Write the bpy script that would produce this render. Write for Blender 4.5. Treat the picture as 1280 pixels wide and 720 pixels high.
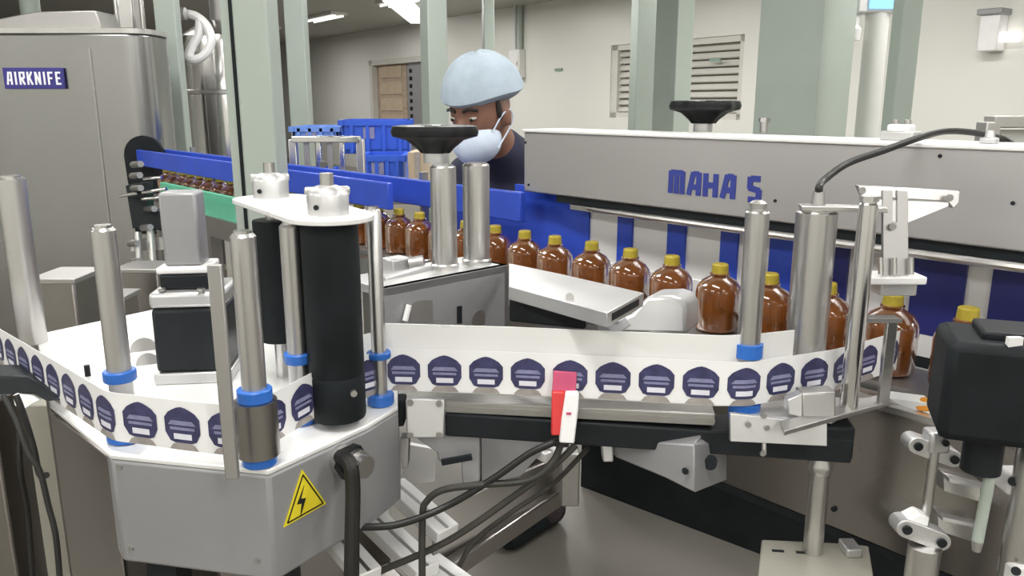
import bpy, math, random
from mathutils import Vector, Matrix
random.seed(7)
SC = bpy.context.scene
COL = SC.collection
for o in list(bpy.data.objects): bpy.data.objects.remove(o)

# ------------------------------------------------------------------ camera
H = 1.35
PITCH = math.atan(0.23)
cd = bpy.data.cameras.new('camera'); cam = bpy.data.objects.new('camera', cd); COL.objects.link(cam)
cam.location = (0, 0, H); cam.rotation_euler = (math.pi/2 - PITCH, 0, 0)
cd.sensor_width = 36; cd.lens = 36*1000/1280; cd.clip_start = 0.02; cd.clip_end = 200
SC.camera = cam
# ------------------------------------------------------------------ world, exposure
W = bpy.data.worlds.new('world'); SC.world = W; W.use_nodes = True
bg = W.node_tree.nodes['Background']; bg.inputs[0].default_value = (.92, .96, 1, 1); bg.inputs[1].default_value = .5
SC.view_settings.view_transform = 'Standard'; SC.view_settings.look = 'None'
SC.view_settings.exposure = 0.0; SC.view_settings.gamma = 1; SC.view_settings.use_curve_mapping = False
LAMP_POWER = 30
CEIL = 2.8
# room axes: w runs along the back wall (towards the right and nearer), n points from the wall to the viewer
w2 = Vector((.586, -.81, 0)).normalized(); n2 = Vector((-w2.y*-1, -w2.x, 0)); n2 = Vector((-.81, -.586, 0)).normalized()
WP = Vector((1.33, 11.1, 0))
def room(s, t, z=0.0): return WP + w2*s + n2*t + Vector((0, 0, z))
LAMPS = [(s, t) for s in (5.2, 7.6, 10.0, 12.2) for t in (5.6, 7.5, 9.6)] + [(2.2, 3.2), (2.2, 6.6), (-2.0, 3.2), (-2.0, 6.6), (6.5, 3.0), (10.5, 3.0)]
WALL_FILL_LAMPS = [(s, 1.9) for s in (-8, -5, -2.2, .4, 2.8, 5.2, 8)]  # extra row of lamps added to brighten the back wall
LAMPS += WALL_FILL_LAMPS
for i, (s, t) in enumerate(LAMPS):
    ld = bpy.data.lights.new('lamp_light', 'AREA'); ld.shape = 'RECTANGLE'; ld.size = 1.2; ld.size_y = .28
    ld.energy = LAMP_POWER*(1.5 if (s, t) in WALL_FILL_LAMPS else 1.0); ld.color = (1, .985, .95)
    lo = bpy.data.objects.new('lamp_light', ld); COL.objects.link(lo)
    lo.location = room(s, t, CEIL-.085); lo.rotation_euler = (0, 0, math.atan2(w2.y, w2.x))

# ------------------------------------------------------------------ helpers
CF = Vector((0, math.cos(PITCH), -math.sin(PITCH))); CU = Vector((0, math.sin(PITCH), math.cos(PITCH))); CX = Vector((1, 0, 0)); CO = Vector((0, 0, H))
Z = Vector((0, 0, 1))
def ray(px, py): return CF + CX*((px-640)/1000) + CU*((360-py)/1000)
def P(px, py, D): return CO + ray(px, py)*D            # a point read off the photograph at a measured distance
def G(px, py, z):                                       # ... on a horizontal plane of known height
    d = ray(px, py); return CO + d*((z-H)/d.z)
def at_z(v, z): return Vector((v.x, v.y, z))
AN = math.radians(41.2)
u = Vector((math.sin(AN), -math.cos(AN), 0)); v = Vector((math.cos(AN), math.sin(AN), 0))   # conveyor run, across

class B:
    def __init__(s): s.v = []; s.f = []; s.m = []
    def add(s, vs, fs, mi=0):
        k = len(s.v); s.v += [Vector(p) for p in vs]; s.f += [tuple(i+k for i in f) for f in fs]; s.m += [mi]*len(fs); return s
    def hexa(s, p, mi=0):      # 8 corners: bottom loop 0-3, top loop 4-7
        return s.add(p, [(3,2,1,0),(4,5,6,7),(0,1,5,4),(1,2,6,5),(2,3,7,6),(3,0,4,7)], mi)
    def box(s, c, size, x=(1,0,0), z=(0,0,1), mi=0):
        x = Vector(x).normalized(); z = Vector(z).normalized(); y = z.cross(x).normalized(); z = x.cross(y)
        a, b, d = [q/2 for q in size]; c = Vector(c)
        return s.hexa([c+x*i*a+y*j*b+z*k*d for k in (-1,1) for i,j in ((-1,-1),(1,-1),(1,1),(-1,1))], mi)
    def bar(s, p0, p1, w, h, up=(0,0,1), mi=0):
        p0, p1 = Vector(p0), Vector(p1); d = p1-p0; x = d.normalized(); up = Vector(up)
        y = up.cross(x).normalized(); z = x.cross(y)
        return s.box((p0+p1)/2, (d.length, w, h), x, z, mi)
    def cyl(s, p0, p1, r0, r1=None, n=24, mi=0):
        p0, p1 = Vector(p0), Vector(p1); r1 = r0 if r1 is None else r1
        return s.lathe([(0, 0), (r0, 0), (r1, (p1-p0).length), (0, (p1-p0).length)], p0, p1-p0, n, mi)
    def lathe(s, prof, base, axis=(0,0,1), n=24, mi=0, lob=None):
        a = Vector(axis).normalized(); base = Vector(base)
        t = Vector((0,0,1)) if abs(a.z) < .9 else Vector((1,0,0))
        x = a.cross(t).normalized(); y = a.cross(x)
        vs, fs, idx = [], [], []
        for r, h in prof:
            if r <= 1e-7: vs.append(base+a*h); idx.append([len(vs)-1]*n)
            else:
                row = []
                for k in range(n):
                    th = 2*math.pi*k/n; rr = r*(lob(th) if lob else 1)
                    vs.append(base+a*h+(x*math.cos(th)+y*math.sin(th))*rr); row.append(len(vs)-1)
                idx.append(row)
        for A, C in zip(idx, idx[1:]):
            for k in range(n):
                l = (k+1) % n; q = []
                for i in (A[k], A[l], C[l], C[k]):
                    if i not in q: q.append(i)
                if len(q) > 2: fs.append(tuple(reversed(q)))
        return s.add(vs, fs, mi)
    def tube(s, pts, r, n=10, sub=6, mi=0, closed=False):
        pts = [Vector(p) for p in pts]; L = []
        if len(pts) > 2 and sub > 1:
            m = len(pts)
            for i in range(m if closed else m-1):
                g = (lambda j: pts[j % m]) if closed else (lambda j: pts[min(max(j, 0), m-1)])
                a, b, c, d = g(i-1), g(i), g(i+1), g(i+2)
                for k in range(sub):
                    t = k/sub
                    L.append(.5*((2*b)+(c-a)*t+(2*a-5*b+4*c-d)*t*t+(3*b-a-3*c+d)*t**3))
            if not closed: L.append(pts[-1])
        else: L = pts
        m = len(L); vs = []; fs = []; t0 = None; nx = None
        for i, p in enumerate(L):
            t = ((L[(i+1) % m]-L[i-1]) if closed else (L[min(i+1, m-1)]-L[max(i-1, 0)])).normalized()
            if nx is None:
                ref = Vector((0,0,1)) if abs(t.z) < .9 else Vector((1,0,0)); nx = t.cross(ref).normalized()
            nx = (nx - t*nx.dot(t)).normalized(); ny = t.cross(nx)
            rr = r[min(i*len(r)//m, len(r)-1)] if isinstance(r, (list, tuple)) else r
            for k in range(n):
                th = 2*math.pi*k/n; vs.append(p+(nx*math.cos(th)+ny*math.sin(th))*rr)
        for i in range(m if closed else m-1):
            j = (i+1) % m
            for k in range(n):
                l = (k+1) % n; fs.append((i*n+k, i*n+l, j*n+l, j*n+k))
        if not closed: fs.append(tuple(range(n-1, -1, -1))); fs.append(tuple((m-1)*n+k for k in range(n)))
        return s.add(vs, fs, mi)
    def prism(s, poly, ext, mi=0):
        poly = [Vector(p) for p in poly]; e = Vector(ext); n = len(poly)
        nrm = sum(((poly[i]-poly[0]).cross(poly[(i+1) % n]-poly[0]) for i in range(1, n)), Vector())
        if nrm.dot(e) < 0: poly.reverse()
        return s.add(poly+[p+e for p in poly], [tuple(range(n-1, -1, -1)), tuple(range(n, 2*n))]+[(i, (i+1) % n, n+(i+1) % n, n+i) for i in range(n)], mi)
    def ball(s, c, r, x=(1,0,0), z=(0,0,1), n=20, m=12, mi=0, fn=None):
        r = (r, r, r) if isinstance(r, (int, float)) else r
        x = Vector(x).normalized(); z = Vector(z).normalized(); y = z.cross(x).normalized(); x = y.cross(z); c = Vector(c)
        vs = []; fs = []
        for i in range(m+1):
            ph = math.pi*i/m
            for k in range(n):
                th = 2*math.pi*k/n; q = Vector((math.sin(ph)*math.cos(th)*r[0], math.sin(ph)*math.sin(th)*r[1], math.cos(ph)*r[2]))
                if fn: q = fn(q)
                vs.append(c+x*q.x+y*q.y+z*q.z)
        for i in range(m):
            for k in range(n):
                l = (k+1) % n
                if i == 0: fs.append((k, n+k, n+l))
                elif i == m-1: fs.append((i*n+k, (i+1)*n+k, i*n+l))
                else: fs.append((i*n+k, (i+1)*n+k, (i+1)*n+l, i*n+l))
        return s.add(vs, fs, mi)

WM = {}
def mesh_of(name, b, mats, inv=None, sharp=35):
    me = bpy.data.meshes.new(name)
    vs = [inv @ p for p in b.v] if inv is not None else b.v
    me.from_pydata([tuple(p) for p in vs], [], b.f); me.validate(); me.update()
    for m in (mats if isinstance(mats, (list, tuple)) else [mats]): me.materials.append(M[m])
    if len(b.m) == len(me.polygons): me.polygons.foreach_set('material_index', b.m)
    me.polygons.foreach_set('use_smooth', [True]*len(me.polygons))
    me.set_sharp_from_angle(angle=math.radians(sharp)); return me
def obj(name, b, mats, parent=None, bevel=0, label=None, sharp=35):
    inv = WM[parent].inverted() if parent is not None else None
    base = None
    if parent is None and b.v:      # origin at the foot of the object
        lo = [min(p[i] for p in b.v) for i in range(3)]; hi = [max(p[i] for p in b.v) for i in range(3)]
        base = Matrix.Translation(((lo[0]+hi[0])/2, (lo[1]+hi[1])/2, lo[2])); inv = base.inverted()
    o = bpy.data.objects.new(name, mesh_of(name, b, mats, inv, sharp)); COL.objects.link(o)
    if parent is not None: o.parent = parent; WM[o] = WM[parent]
    else: o.matrix_world = base; WM[o] = base
    if bevel:
        md = o.modifiers.new('bevel', 'BEVEL'); md.width = bevel; md.segments = 2; md.limit_method = 'ANGLE'; md.angle_limit = math.radians(40)
    if label: o['label'] = label
    return o
def tag(o, label, cat, group=None, kind=None):
    o['label'] = label; o['category'] = cat
    if group: o['group'] = group
    if kind: o['kind'] = kind
    return o
def thing(name, label, cat, loc=(0,0,0), rz=0, group=None):
    o = bpy.data.objects.new(name, None); COL.objects.link(o); o.empty_display_size = .05
    m = Matrix.Translation(Vector(loc)) @ Matrix.Rotation(rz, 4, 'Z'); o.matrix_world = m; WM[o] = m
    return tag(o, label, cat, group)
def struct(name, b, mats, bevel=0, parent=None):
    o = obj(name, b, mats, parent, bevel)
    if parent is None: o['kind'] = 'structure'
    return o
def copy_tree(o, parent=None):
    c = o.copy(); COL.objects.link(c)
    if parent is not None: c.parent = parent
    for ch in list(o.children): copy_tree(ch, c)
    return c

# ------------------------------------------------------------------ materials
M = {}
def mat(name, col, rough=.5, metal=0.0, var=.06, scale=6.0, stretch=None, bump=0.0, trans=0.0, coat=0.0, emit=0.0, ior=1.45, rvar=.08, aniso=0.0, sss=0.0, spec=.5):
    m = bpy.data.materials.new(name); m.use_nodes = True; nt = m.node_tree; p = nt.nodes['Principled BSDF']; M[name] = m
    tc = nt.nodes.new('ShaderNodeTexCoord'); mp = nt.nodes.new('ShaderNodeMapping'); ns = nt.nodes.new('ShaderNodeTexNoise')
    mp.inputs['Scale'].default_value = stretch or (1, 1, 1)
    ns.inputs['Scale'].default_value = scale; ns.inputs['Detail'].default_value = 4
    nt.links.new(tc.outputs['Object'], mp.inputs[0]); nt.links.new(mp.outputs[0], ns.inputs[0])
    rp = nt.nodes.new('ShaderNodeValToRGB')
    rp.color_ramp.elements[0].position = .3; rp.color_ramp.elements[1].position = .7
    rp.color_ramp.elements[0].color = tuple(c*(1-var) for c in col)+(1,); rp.color_ramp.elements[1].color = tuple(min(1, c*(1+var)) for c in col)+(1,)
    nt.links.new(ns.outputs['Fac'], rp.inputs[0]); nt.links.new(rp.outputs[0], p.inputs['Base Color'])
    mr = nt.nodes.new('ShaderNodeMapRange'); mr.inputs['To Min'].default_value = max(.02, rough-rvar); mr.inputs['To Max'].default_value = min(1, rough+rvar)
    nt.links.new(ns.outputs['Fac'], mr.inputs['Value']); nt.links.new(mr.outputs[0], p.inputs['Roughness'])
    p.inputs['Metallic'].default_value = metal; p.inputs['IOR'].default_value = ior
    p.inputs['Transmission Weight'].default_value = trans; p.inputs['Coat Weight'].default_value = coat
    p.inputs['Specular IOR Level'].default_value = spec
    if aniso: p.inputs['Anisotropic'].default_value = aniso
    if sss: p.inputs['Subsurface Weight'].default_value = sss; p.inputs['Subsurface Radius'].default_value = (.02, .01, .006)
    if bump:
        bp = nt.nodes.new('ShaderNodeBump'); bp.inputs['Strength'].default_value = bump; bp.inputs['Distance'].default_value = .01
        nt.links.new(ns.outputs['Fac'], bp.inputs['Height']); nt.links.new(bp.outputs[0], p.inputs['Normal'])
    if emit: p.inputs['Emission Color'].default_value = tuple(col)+(1,); p.inputs['Emission Strength'].default_value = emit
    return m
mat('steel', (.62, .61, .60), .32, 1, .05, 9, (1, 1, .05))
mat('steel_dull', (.46, .45, .44), .48, 1, .08, 5, (1, 1, .2))
mat('steel_polished', (.72, .71, .70), .16, 1, .04, 8, (1, 1, .1))
mat('steel_wavy', (.40, .40, .395), .24, 1, .08, 1.6, (1, 1, .35), bump=.35)
mat('steel_cabinet', (.34, .32, .305), .30, 1, .10, 2.2, (1, 1, .6), bump=.05)
mat('hood_steel', (.56, .545, .55), .42, .85, .04, 3, (.2, .2, 1), rvar=.06)
mat('alu_paint', (.33, .33, .34), .45, .35, .05, 7)
mat('alu', (.60, .60, .60), .38, .75, .05, 14)
mat('alu_profile', (.47, .46, .44), .4, .7, .06, 10, (.1, 1, 1))
mat('plate_white', (.86, .86, .85), .3, .15, .03, 5)
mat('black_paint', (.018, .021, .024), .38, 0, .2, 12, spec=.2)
mat('black_rubber', (.012, .015, .017), .55, 0, .2, 20, spec=.2)
mat('black_plastic', (.016, .017, .018), .3, 0, .2, 12, spec=.2)
mat('cable_black', (.012, .012, .011), .42, 0, .25, 30)
mat('cable_grey', (.04, .038, .032), .45, 0, .25, 30)
mat('blue_plastic', (.035, .085, .55), .35, 0, .1, 10)
mat('blue_crate', (.04, .12, .62), .4, 0, .1, 6)
mat('blue_crate_light', (.16, .30, .74), .4, 0, .1, 6)
mat('blue_collar', (.03, .15, .55), .35, 0, .1, 10)
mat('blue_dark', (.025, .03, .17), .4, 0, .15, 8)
mat('navy_sign', (.045, .04, .22), .35, 0, .08, 8)
mat('sign_text', (.88, .88, .92), .4, 0, .02, 8)
mat('logo_blue', (.035, .05, .27), .35, 0, .08, 20)
mat('green_plastic', (.13, .50, .33), .35, 0, .08, 10)
mat('green_paint', (.40, .455, .41), .38, 0, .05, 3, bump=.02)
mat('paper_white', (.88, .88, .88), .45, 0, .015, 20)
mat('label_violet', (.050, .050, .125), .35, 0, .25, 90)
mat('label_pale', (.24, .245, .40), .4, 0, .15, 120)
mat('label_white', (.78, .78, .86), .4, 0, .05, 60)
mat('label_tab', (.36, .33, .31), .45, 0, .15, 60)
mat('red_plastic', (.62, .045, .045), .35, 0, .08, 20)
mat('pink_glow', (.75, .12, .25), .35, 0, .08, 20, trans=.3)
mat('white_plastic', (.80, .79, .79), .35, 0, .03, 12)
mat('yellow_sign', (.80, .66, .03), .45, 0, .06, 40)
mat('yellow_cap', (.46, .36, .04), .35, 0, .2, 40)
mat('amber', (.26, .088, .022), .10, 0, .25, 30, trans=.45, coat=.3)
mat('syrup', (.10, .022, .008), .2, 0, .2, 20)
mat('orange', (.75, .30, .03), .4, 0, .1, 20)
mat('wall_paint', (.72, .715, .67), .32, 0, .03, .8, bump=.01)
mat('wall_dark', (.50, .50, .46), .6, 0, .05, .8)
mat('ceiling_paint', (.46, .46, .42), .7, 0, .05, .7)
mat('floor_epoxy', (.19, .178, .157), .32, 0, .10, 1.4, bump=.02)
mat('louvre', (.60, .585, .54), .5, 0, .04, 5)
mat('louvre_gap', (.16, .15, .14), .7, 0, .1, 5)
mat('wood', (.42, .33, .25), .5, 0, .12, 4, (1, 1, 5))
mat('carton', (.50, .40, .29), .7, 0, .08, 6)
mat('cloth_navy', (.028, .030, .060), .8, 0, .25, 25, bump=.25)
mat('cloth_dark', (.06, .04, .05), .8, 0, .25, 25, bump=.25)
mat('cap_cloth', (.42, .50, .58), .8, 0, .10, 18, bump=.35, sss=.1)
mat('mask_cloth', (.62, .70, .82), .75, 0, .05, 30, bump=.15)
mat('skin', (.25, .125, .085), .5, 0, .12, 20, sss=.08)
mat('eye_white', (.45, .42, .38), .2, 0, .02, 20)
mat('hair', (.015, .012, .010), .5, 0, .2, 60)
mat('lamp_glow', (1, .98, .95), .5, 0, 0, 5, emit=1.6)
mat('screen_blue', (.25, .55, .9), .3, 0, .05, 6, emit=.8)
mat('white_enamel', (.75, .75, .72), .35, 0, .03, 5)
mat('cream_metal', (.40, .385, .33), .45, .2, .06, 8)
mat('wall_mark', (.22, .32, .27), .5, 0, .2, 60)

# ------------------------------------------------------------------ the setting
def quad_slab(pts, ext): return B().prism(pts, ext)
S0, S1, T1 = -13, 13.6, 10.6
struct('floor', quad_slab([room(S0, 0), room(S1, 0), room(S1, T1), room(S0, T1)], (0, 0, -.1)), 'floor_epoxy')
struct('ceiling', quad_slab([room(S0, 0, CEIL), room(S1, 0, CEIL), room(S1, T1, CEIL), room(S0, T1, CEIL)], (0, 0, .1)), 'ceiling_paint')
# back wall with an opening for the louvre window and the doorway
def wall_xy(px, py, off=0.0):          # point on the back wall seen at a pixel: returns (s, z)
    d = ray(px, py); nn = n2; k = (WP-CO).dot(nn)/d.dot(nn); q = CO+d*k
    return (q-WP).dot(w2), q.z
ls0, lz1 = wall_xy(764, 54); ls1, _ = wall_xy(931, 46); _, lz0 = wall_xy(766, 147)
lz1 = (lz1+wall_xy(931, 46)[1])/2
ds0, dz1 = wall_xy(462, 76); ds1, _ = wall_xy(534, 74); dz0 = 0.0
bw = B()
cuts = sorted([S0, ds0, ds1, ls0, ls1, S1])
def wseg(s0, s1, z0, z1, th=.2):
    bw.prism([room(s0, 0, z0), room(s1, 0, z0), room(s1, -th, z0), room(s0, -th, z0)], (0, 0, z1-z0))
wseg(S0, ds0, 0, CEIL); wseg(ds0, ds1, dz1, CEIL); wseg(ds1, ls0, 0, CEIL)
wseg(ls0, ls1, 0, lz0); wseg(ls0, ls1, lz1, CEIL); wseg(ls1, S1, 0, CEIL)
struct('wall_back', bw, 'wall_paint')
for nm, a, b_ in (('wall_left', room(S0, 0), room(S0, T1)), ('wall_front', room(S0, T1), room(S1, T1)), ('wall_right', room(S1, T1), room(S1, 0))):
    e = (b_-a).normalized(); o_ = Vector((e.y, -e.x, 0))
    if o_.dot(room(0, 5)-a) > 0: o_ = -o_
    struct(nm, B().prism([a, b_, b_+o_*.1, a+o_*.1], (0, 0, CEIL)), 'wall_paint')
# louvre window: frame, slats, each a piece
win = bpy.data.objects.new('window_1', None); COL.objects.link(win); win['kind'] = 'structure'
WM[win] = Matrix.Translation(room((ls0+ls1)/2, 0, lz0)); win.matrix_world = WM[win]
fw = B(); t_ = .07
for s0, s1, z0, z1 in ((ls0, ls1, lz0, lz0+t_), (ls0, ls1, lz1-t_, lz1), (ls0, ls0+t_*1.6, lz0, lz1), (ls1-t_, ls1, lz0, lz1)):
    fw.prism([room(s0, -.02, z0), room(s1, -.02, z0), room(s1, -.18, z0), room(s0, -.18, z0)], (0, 0, z1-z0))
obj('window_frame', fw, 'louvre', win)
obj('backing', B().prism([room(ls0, -.16, lz0), room(ls1, -.16, lz0), room(ls1, -.19, lz0), room(ls0, -.19, lz0)], (0, 0, lz1-lz0)), 'louvre_gap', win)
for half in range(2):
    a0 = ls0+t_*1.6+(ls1-ls0-t_*2.6)*half/2; a1 = a0+(ls1-ls0-t_*2.6)/2-.03
    for k in range(9):
        zc = lz0+t_+(lz1-lz0-2*t_)*(k+.5)/9
        c = room((a0+a1)/2, -.09, zc)
        obj('slat', B().box(c, (a1-a0, .09, .02), w2, (n2*.75+Z*.65)), 'louvre', win)
mid = (ls0+ls1)/2+.02
obj('mullion', B().prism([room(mid-.05, -.01, lz0), room(mid+.05, -.01, lz0), room(mid+.05, -.16, lz0), room(mid-.05, -.16, lz0)], (0, 0, lz1-lz0)), 'louvre', win)
# doorway in the far wall: frame and half open leaf
dr = bpy.data.objects.new('door_1', None); COL.objects.link(dr); dr['kind'] = 'structure'
WM[dr] = Matrix.Translation(room(ds0, 0, 0)); dr.matrix_world = WM[dr]
fd = B()
for s0, s1, z0, z1 in ((ds0, ds0+.12, 0, dz1), (ds1-.1, ds1, 0, dz1), (ds0, ds1, dz1-.1, dz1)):
    fd.prism([room(s0, .02, z0), room(s1, .02, z0), room(s1, -.2, z0), room(s0, -.2, z0)], (0, 0, z1-z0))
obj('door_frame', fd, 'louvre', dr)
dm = ds0+(ds1-ds0)*.58
obj('door_leaf', B().prism([room(ds0+.12, -.1, 0), room(dm, -.1, 0), room(dm, -.15, 0), room(ds0+.12, -.15, 0)], (0, 0, dz1-.1)), 'wood', dr)
for k in range(4):
    zc = .9+k*.32
    obj('door_panel', B().prism([room(ds0+.28, -.1, zc), room(dm-.18, -.1, zc), room(dm-.18, -.085, zc), room(ds0+.28, -.085, zc)], (0, 0, .24)), 'carton', dr)
# perforated locker standing in the opening
lk = thing('locker', 'grey perforated metal locker in the far doorway', 'locker', room((dm+ds1)/2, -.12, 0))
obj('body', B().prism([room(dm+.03, -.1, 0), room(ds1-.12, -.1, 0), room(ds1-.12, -.4, 0), room(dm+.03, -.4, 0)], (0, 0, dz1-.14)), 'alu_paint', lk)
for k in range(8):
    for j in range(2):
        ss = dm+.12+j*(ds1-dm-.3)*.75; zc = .95+k*.14
        obj('vent', B().prism([room(ss, -.095, zc), room(ss+.1, -.095, zc), room(ss+.1, -.105, zc), room(ss, -.105, zc)], (0, 0, .07)), 'black_plastic', lk)
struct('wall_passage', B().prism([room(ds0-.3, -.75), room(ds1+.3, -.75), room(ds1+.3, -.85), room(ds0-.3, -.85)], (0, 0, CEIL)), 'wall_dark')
# ceiling lamps, including the added row that brightens the back wall
lamp0 = None
for i, (s, t) in enumerate(LAMPS):
    lab = 'white twin tube lamp fixed flat under the grey ceiling, wall row added for brightness'
    if lamp0 is None:
        lamp0 = thing('ceiling_lamp', lab, 'lamp', room(s, t, CEIL-.08), math.atan2(w2.y, w2.x), 'ceiling tube lamps')
        WM[lamp0] = Matrix.Identity(4)
        obj('housing', B().box((0, 0, .055), (1.24, .3, .05)), 'white_enamel', lamp0, .008)
        for y in (-.07, .07): obj('tube', B().cyl((-.6, y, .012), (.6, y, .012), .013, n=12), 'lamp_glow', lamp0)
    else:
        c = copy_tree(lamp0); c.matrix_world = Matrix.Translation(room(s, t, CEIL-.08)) @ Matrix.Rotation(math.atan2(w2.y, w2.x), 4, 'Z')
far_lamp = G(512, 14, CEIL-.02)
tag(obj('ceiling_panel', B().box(at_z(far_lamp, CEIL-.03), (.36, 3.2, .05), (1, 0, 0)), 'lamp_glow'), 'bright white light panel on ceiling above the far doorway', 'lamp')
# wall fittings
sb = wall_xy(650, 80)
sw = thing('switch_board', 'white wall switch box below two vertical conduits', 'switch box', room(sb[0], .06, sb[1]-.2))
obj('box', B().box(room(sb[0], .06, sb[1]), (.28, .12, .42), w2), 'white_enamel', sw, .01)
obj('door', B().box(room(sb[0], .125, sb[1]), (.24, .01, .37), w2), 'white_plastic', sw, .003)
obj('latch', B().box(room(sb[0]+.1, .135, sb[1]), (.02, .015, .05), w2), 'steel', sw)
obj('conduit', B().cyl(room(sb[0]-.06, .05, sb[1]+.2), room(sb[0]-.06, .05, CEIL), .03, n=12), 'white_enamel', sw)
obj('conduit', B().cyl(room(sb[0]+.06, .05, sb[1]+.2), room(sb[0]+.06, .05, CEIL), .045, n=12), 'green_paint', sw)
for px, py, lb in ((699, 87, 'small dark strip sign on wall left of the louvre window'), (895, 75, 'small green strip sign on wall right of the louvre window')):
    q = wall_xy(px, py); tag(obj('strip_sign', B().box(room(q[0], .012, q[1]), (.16, .02, .035), w2), 'wall_mark'), lb, 'sign')

# ------------------------------------------------------------------ green posts
def post(name, label, px0, px1, D, depth=None, ang=0.0, top=CEIL, flange=False):
    c = P((px0+px1)/2, 90, D); wd = (px1-px0)/1000*D; depth = depth or wd
    x = Vector((math.cos(ang), math.sin(ang), 0)); y = Vector((-x.y, x.x, 0)); c = at_z(c, 0)
    t = thing(name, label, 'post', c)
    obj('shaft', B().box(c+Z*top/2, (wd, depth, top), x), 'green_paint', t, .006)
    obj('base_plate', B().box(c+Z*.008, (wd+.12, depth+.12, .016), x), 'green_paint', t)
    for i in (-1, 1):
        for j in (-1, 1):
            obj('bolt', B().cyl(c+x*i*(wd/2+.035)+y*j*(depth/2+.035)+Z*.014, c+x*i*(wd/2+.035)+y*j*(depth/2+.035)+Z*.035, .01, n=6), 'steel', t)
    return t, c, x, y, wd, depth
post('green_post', 'slim green post beside the pale hose loop', 203, 229, 3.86, .07)
t, c, x, y, wd, dp = post('green_post', 'broad green post with dark seam in front of the conveyor', 303, 346, 2.02, .10)
obj('edge_angle', B().box(c-x*(wd/2+.018)+Z*CEIL/2, (.024, .09, CEIL), x), 'green_paint', t, .003)
obj('seam', B().box(c-x*(wd/2+.003)-y*.03+Z*CEIL/2, (.008, .04, CEIL), x), 'black_rubber', t)
post('green_post', 'green post behind the blue crates beside the steel vessel', 362, 386, 4.4, .1)
post('green_post', 'pale green post rising behind the black handwheel and hair cap', 530, 556, 4.6, .12, .5)
post('green_post', 'grey green post standing against the louvre window', 790, 815, 7.2, .15, .3)
post('green_post', 'two-faced green post between louvre window and wheel', 824, 858, 6.0, .2, .75)
post('green_post', 'widest green column behind the long steel hood', 962, 1048, 4.4, .36, .75)
post('green_post', 'green post at right beside the white pipe unit', 1114, 1139, 4.0, .10, .1)
post('green_post', 'thin dark post hanging above the worker hair cap', 604, 617, 9.0, .1, .3)

# ------------------------------------------------------------------ steel air-knife cabinet on the left
TY = 3.45
def YP(px, py, Y): d = ray(px, py); return CO+d*(Y/d.y)
def cab(name, label, cat, x0, x1, y0, y1, z0, z1, r, mt, seg=10):
    t = thing(name, label, cat, ((x0+x1)/2, (y0+y1)/2, 0)); poly = []
    for cx, cy, a0 in ((x1-r, y0+r, -90), (x1-r, y1-r, 0), (x0+r, y1-r, 90), (x0+r, y0+r, 180)):
        for k in range(seg+1):
            a = math.radians(a0+90*k/seg); poly.append(Vector((cx+r*math.cos(a), cy+r*math.sin(a), z0)))
    obj('body', B().prism(poly, (0, 0, z1-z0)), mt, t, .01)
    return t, poly
xr = YP(188, 120, TY).x
ak, poly = cab('air_knife_cabinet', 'large wavy stainless steel cabinet with blue air knife sign', 'cabinet', -2.9, xr, TY, TY+.30, .12, 1.635, .10, 'steel_wavy')
pc = sum(poly, Vector())/len(poly)
obj('lid_rim', B().prism([at_z(pc+(p-pc)*1.008, 1.635) for p in poly], (0, 0, .02)), 'steel', ak)
obj('door_seam', B().box((YP(128, 200, TY).x, TY-.002, .95), (.006, .004, 1.25)), 'steel_dull', ak)
# the slot with its black surround
sl = YP(181, 190, TY)
slot = [Vector((sl.x+.085*math.cos(a), TY-.012, 1.135+.085*math.sin(a))) for a in [math.pi*k/10 for k in range(11)]]
slot = [Vector((sl.x+.07, TY-.012, .80))]+slot+[Vector((sl.x-.07, TY-.012, .80))]
obj('slot_surround', B().prism(slot, (0, .02, 0)), 'black_rubber', ak)
for xx in (-2.7, xr-.15):
    for yy in (TY+.08, TY+.22): obj('foot', B().cyl((xx, yy, 0), (xx, yy, .13), .03, .025, 12), 'steel', ak)
# sign AIRKNIFE
def stroke_letters(text, h, wd, th, gap):
    """block capitals as lists of strokes in a unit cell, returned as polygons in 2D"""
    L = {'M': [[(0,0),(0,1)], [(0,.93),(1,.93)], [(.5,0),(.5,.95)], [(1,0),(1,1)]], 'A': [[(0,0),(.42,1)], [(.42,.93),(1,.93)], [(1,0),(1,1)], [(.3,.36),(1,.36)]],
         'H': [[(0,0),(0,1)], [(1,0),(1,1)], [(0,.5),(1,.5)]], 'S': [[(1,.93),(.15,.93)], [(.1,1),(.1,.5)], [(0,.55),(1,.45)], [(.93,.5),(.93,0)], [(.9,.07),(0,.07)]],
         'I': [[(.5,0),(.5,1)]], 'R': [[(0,0),(0,1)], [(0,.93),(.9,.93)], [(.95,1),(.95,.5)], [(0,.5),(.95,.5)], [(.35,.5),(1,0)]],
         'K': [[(0,0),(0,1)], [(.1,.42),(1,1)], [(.3,.58),(1,0)]], 'N': [[(0,0),(0,1)], [(0,.95),(1,.05)], [(1,0),(1,1)]],
         'F': [[(0,0),(0,1)], [(0,.93),(1,.93)], [(0,.5),(.85,.5)]], 'E': [[(0,0),(0,1)], [(0,.93),(1,.93)], [(0,.5),(.85,.5)], [(0,.07),(1,.07)]]}
    out = []; x = 0
    for ch in text:
        if ch == ' ': x += wd*.55+gap; out.append([]); continue
        w_ = wd*(1.25 if ch == 'M' else .35 if ch == 'I' else 1.0)
        out.append([((x+a[0]*w_, a[1]*h), (x+b[0]*w_, b[1]*h)) for a, b in L[ch]]); x += w_+gap+th
    return out, x-gap-th
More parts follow.
